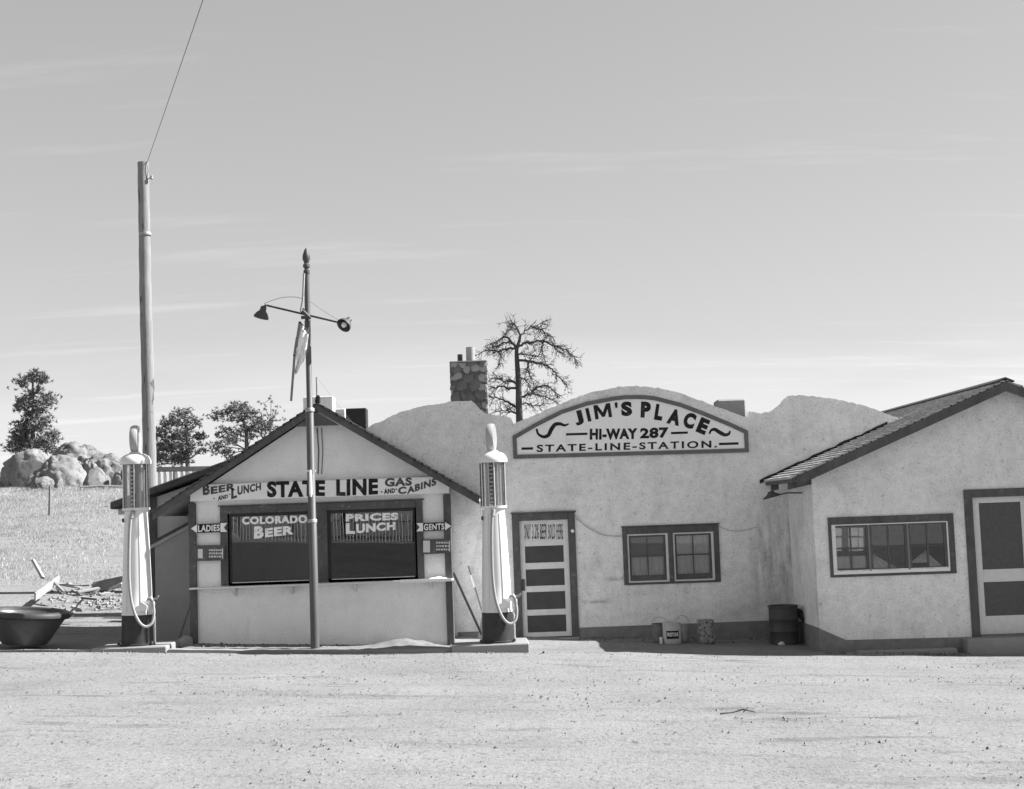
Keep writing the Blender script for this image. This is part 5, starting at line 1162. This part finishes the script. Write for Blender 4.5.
# picket railing beyond the shed
FY = 48.0
fr_ = empty('rail_fence', at(178, 486, FY), 'short fence with thick dark top rail beyond the shed roof', 'fence')
a, b = at(140, 469.8, FY), at(214, 468.5, FY)
MB().bar(a, b, .17, .06).build('rail', WOODG, fr_)
tmpl = MB().box(-.05, .05, -.02, .02, -1.5, .02); pme = bpy.data.meshes.new('picket'); pme.from_pydata([tuple(q) for q in tmpl.v], [], tmpl.f); pme.materials.append(LTRIM); pme.update()
for i in range(13):
    q = a + (b - a) * (i + .3) / 13; share(pme, 'picket', fr_, q + Vector((0, .06, -.05)) - fr_.location)
for i in range(3):
    q = a + (b - a) * (i + .2) / 2.6; MB().box(q.x - .07, q.x + .07, FY + .1, FY + .2, G(q.x, FY) - .2, q.z + .02).build('post', WOODG, fr_)

def pine(name, label, Y, trunk_px, clumps, per, leaf, seed, tr_r=.18, group=None, limb_r=.05):
    r_ = random.Random(seed)
    T = [at(x, y, Y) for x, y in trunk_px]; bx, bz_ = T[0].x, G(T[0].x, Y)
    root = empty(name, (bx, Y, bz_), label, 'tree', group)
    T = [Vector((bx, Y, bz_ - .3))] + [t for t in T if t.z > bz_]
    m = MB(); n = len(T); m.tube(T, [tr_r * (1 - .75 * i / (n - 1)) for i in range(n)], 9)
    cr_ = MB()
    for (cx_, cy_, rx, ry) in clumps:
        c = at(cx_, cy_, Y); sc = Y / F; c.y += r_.uniform(-1, 1) * 22 * sc * .6
        # limb from the trunk, starting below the clump
        best = min(T, key=lambda t: abs(t.z - (c.z - .4))); j = T.index(best)
        t0 = best if j == 0 else best
        mid = t0.lerp(c, .5) + Vector((0, 0, -.1 + r_.uniform(-.1, .15)))
        m.tube([t0, mid, c], [limb_r, limb_r * .7, limb_r * .3], 5)
        nt = int(per * 3.0 * (rx * ry) / 18)
        for _ in range(max(4, nt // 9)):       # tufts spread through the clump
            o = Vector((r_.gauss(0, .62), r_.gauss(0, .62), r_.gauss(0, .6)))
            tc_ = c + Vector((o.x * rx * sc, o.y * rx * sc, o.z * ry * sc))
            for k in range(9):
                d = Vector((r_.gauss(0, 1), r_.gauss(0, 1), r_.gauss(.35, .8))).normalized() * leaf * r_.uniform(.6, 1.2)
                sd = d.cross(Vector((r_.gauss(0, 1), r_.gauss(0, 1), r_.gauss(0, 1)))).normalized() * leaf * .16
                cr_.add([tc_ - sd, tc_ + sd, tc_ + d], [(0, 1, 2)])
    m.build('trunk', BARK, root, smooth=True); cr_.build('crown', LEAF, root)
Z6 = lambda L_: [(140 + x / 6.4, 360 + y / 6.4, rx / 6.4, ry / 6.4) for x, y, rx, ry in L_]
c1 = Z6([(290, 345, 50, 30), (160, 405, 45, 30), (240, 395, 55, 35), (330, 400, 50, 35), (130, 470, 45, 40), (210, 485, 65, 40), (300, 470, 55, 35), (375, 490, 40, 25), (150, 550, 60, 45), (240, 560, 60, 40), (350, 550, 60, 22), (405, 585, 45, 14), (130, 630, 50, 40), (220, 640, 80, 35), (275, 610, 50, 35), (110, 590, 40, 50)])
pine('pine_tree', 'dense round-crowned pine beyond the shed, right of the utility pole', 105, [(188, 486), (187.5, 460), (187, 440), (185.5, 425), (185, 411)], c1, 90, .26, 1, .22, 'pines on the rise')
c2 = Z6([(500, 335, 50, 20), (485, 370, 35, 16), (580, 320, 50, 28), (640, 296, 60, 24), (700, 340, 50, 32), (630, 372, 80, 22), (760, 395, 60, 38), (800, 430, 50, 38), (740, 440, 50, 30), (560, 450, 50, 18), (535, 485, 45, 16), (620, 470, 40, 20), (600, 520, 60, 26), (480, 545, 50, 20), (540, 590, 50, 25), (580, 625, 60, 20), (720, 490, 40, 16), (650, 420, 30, 16)])
pine('pine_tree', 'flat-topped open-crowned pine above the kiosk\'s left roof slope', 105, [(246.5, 480), (246.8, 450), (246.3, 430), (243, 420), (240, 409)], c2, 85, .26, 2, .24, 'pines on the rise')
c3 = Z6([(838, 245, 10, 10), (800, 290, 22, 9), (878, 300, 26, 9), (815, 320, 16, 8), (790, 345, 26, 8), (890, 345, 30, 9), (860, 330, 14, 8), (840, 360, 14, 9), (900, 390, 28, 9), (790, 385, 20, 9), (860, 385, 22, 9), (930, 380, 16, 7), (820, 400, 20, 10), (770, 275, 10, 6), (850, 275, 12, 7)])
pine('sapling', 'thin sparse young pine just left of the torn banner', 95, [(271.2, 470), (271, 440), (271, 420), (271, 398)], c3, 50, .16, 3, .07, 'pines on the rise', .025)
cl4 = []
for x, y, rx, ry in [(75, 60, 40, 30), (88, 170, 40, 30), (72, 205, 50, 30), (50, 120, 20, 20), (60, 255, 40, 25), (90, 305, 50, 25), (80, 350, 55, 25), (108, 390, 50, 25), (118, 430, 50, 22), (70, 440, 60, 32), (100, 475, 40, 20), (40, 20, 25, 20)]:
    cl4.append((30 + x / 6.07, 370 + y / 6.07, rx / 6.07, ry / 6.07)); cl4.append((30 - (x * .8) / 6.07 + 4, 370 + (y + 15) / 6.07, rx / 6.07, ry / 6.07))
pine('pine_tree', 'tall dark pine at far left above the boulders', 78, [(33, 480), (33, 450), (33, 420), (33, 395), (33, 372)], cl4, 110, .22, 4, .2, 'pines on the rise')

# bare dead tree behind the parapet
DY = 58.0
dtz = lambda x, y: (420 + x / 4.382, 300 + y / 4.382)
dt = empty('dead_tree', at(517, 480, DY), 'bare dead tree with twisted branches behind the stone chimney', 'tree')
dt.location.z = G(dt.location.x, DY)
tk = MB(); tw_ = MB(); rt = random.Random(12)
def P3(x, y, dy=0.0): px, py = dtz(x, y); return at(px, py, DY) + Vector((0, dy, 0))
tp = [P3(440, 700), P3(436, 530), P3(433, 450), P3(432, 380), P3(428, 310), P3(424, 250), P3(424, 215), P3(436, 175), P3(440, 150)]
tp = [Vector((tp[0].x, DY, dt.location.z - .3))] + tp
tk.tube([Vector(q) for q in smooth_pts([tuple(q) for q in tp], 4)], [.17 - .125 * (i / (4 * (len(tp) - 1))) ** 1.2 for i in range(4 * (len(tp) - 1) + 1)], 9)
BR = [[(440, 155), (425, 125), (405, 108), (385, 100)], [(440, 152), (470, 125), (500, 108), (545, 88)], [(485, 115), (520, 128), (548, 140), (575, 162)], [(425, 212), (395, 180), (370, 160), (335, 175), (308, 192)], [(370, 160), (385, 130), (402, 108)],
      [(425, 215), (385, 212), (350, 222), (300, 215), (250, 237)], [(430, 205), (460, 188), (500, 182), (540, 180), (590, 198), (635, 215), (662, 238), (682, 266)], [(430, 262), (470, 268), (520, 280), (556, 288), (585, 315), (610, 345), (645, 375)],
      [(478, 270), (470, 300), (482, 330), (492, 352)], [(432, 370), (395, 352), (372, 358), (340, 345), (300, 365)], [(432, 388), (390, 386), (360, 380), (325, 385), (300, 392)], [(436, 440), (462, 415), (488, 405), (520, 418), (560, 422), (592, 442)], [(488, 405), (512, 385), (545, 378), (580, 390), (604, 412)],
      [(434, 470), (400, 455), (370, 440), (340, 428), (310, 420)], [(434, 500), (400, 492), (360, 488), (312, 496)], [(436, 460), (470, 452), (505, 460), (540, 452)], [(350, 222), (352, 255), (345, 290)], [(540, 180), (535, 215), (545, 250)], [(590, 198), (600, 225), (612, 240)], [(432, 340), (460, 345), (480, 372)],
      [(395, 180), (360, 190), (330, 205)], [(424, 240), (455, 232), (490, 240), (520, 235)]]
for br in BR:
    dyv = rt.uniform(-.8, .8); pts = []
    sm_ = smooth_pts(br, 4); n = len(sm_)
    for i, (x, y) in enumerate(sm_): pts.append(P3(x + rt.uniform(-4, 4), y + rt.uniform(-4, 4), dyv * i / n))
    r1 = .062 if len(br) > 4 else .045
    tk.tube(pts, [r1 * (1 - .75 * i / (n - 1)) for i in range(n)], 6)
    for i in range(2, n):
        for _ in range(4):
            if rt.random() < .58:
                q = pts[i]; dr_ = (pts[i] - pts[i - 1]).normalized(); sgn = rt.choice((-1, 1))
                d = (dr_ * rt.uniform(.2, 1) + Vector((rt.uniform(-.6, .6), rt.uniform(-.6, .6), rt.uniform(-.9, .55)))).normalized() * rt.uniform(.1, .5)
                e = q + d; mid = q + d * .5 + Vector((rt.uniform(-.05, .05), 0, rt.uniform(-.05, .08)))
                tw_.tube([q, mid, e], [.013, .010, .005], 4)
                for _2 in range(3):
                    b0 = mid.lerp(e, rt.random()); d2 = (d.normalized() * .6 + Vector((rt.uniform(-.7, .7), rt.uniform(-.7, .7), rt.uniform(-.6, .7)))).normalized() * rt.uniform(.1, .3)
                    tw_.tube([b0, b0 + d2], [.009, .005], 3)
tko = tk.build('trunk', DEADW, dt, smooth=True); tw_.build('twigs', DEADW, dt)

# ================================================================== ACROSS THE ROAD (seen mirrored in the kiosk windows)
sf = empty('slat_fence', (-6, -18, G(-6, -18)), 'tall upright slat fence mirrored in the kiosk windows', 'fence')
tmpl = MB().tube([(0, 0, -.1), (.004, 0, .6), (0, 0, 1.25)], [.042, .04, .034], 8); sme = bpy.data.meshes.new('slat'); sme.from_pydata([tuple(q) for q in tmpl.v], [], tmpl.f); sme.materials.append(WHITE); sme.update()
for i in range(125):
    x = -15 + i * .145; share(sme, 'slat', sf, Vector((x, -18, G(x, -18))) - sf.location, (0, R(rnd.uniform(-2.5, 2.5)), 0))
for z in (.25, 1.0): MB().bar((-15.1, -18.03, G(-15, -18) + z), (3.2, -18.03, G(3.2, -18) + z), .06, .03).build('rail', WOODG, sf)
for i in range(8):
    x = -15 + i * 2.6; MB().box(x - .06, x + .06, -18.16, -18.05, G(x, -18) - .3, G(x, -18) + 1.4).build('post', WOODG, sf)
rock('boulder', 'pale boulder by the slat fence, mirrored in the left kiosk window', 'boulder', (-12.6, -16.5, G(-12.6, -16.5) + .15), (.45, .35, .3), 9, CONC, 3, 'granite boulders', .2)

# dense pines on the slope behind that fence
src = [o for o in bpy.data.objects if o.name.startswith('pine_tree') and o.parent is None][0]
for i in range(9):
    x = -22 + i * 3.3 + rnd.uniform(-.6, .6); y = -25 - rnd.uniform(0, 5)
    c = copy_tree(src); c.location = (x, y, G(x, y)); c.rotation_euler = (0, 0, rnd.uniform(0, 6)); k = rnd.uniform(1.0, 1.3); c.scale = (k, k, k)
    tag(c, 'dark pine across the road, mirrored faintly in the kiosk windows', 'tree', 'pines across the road')
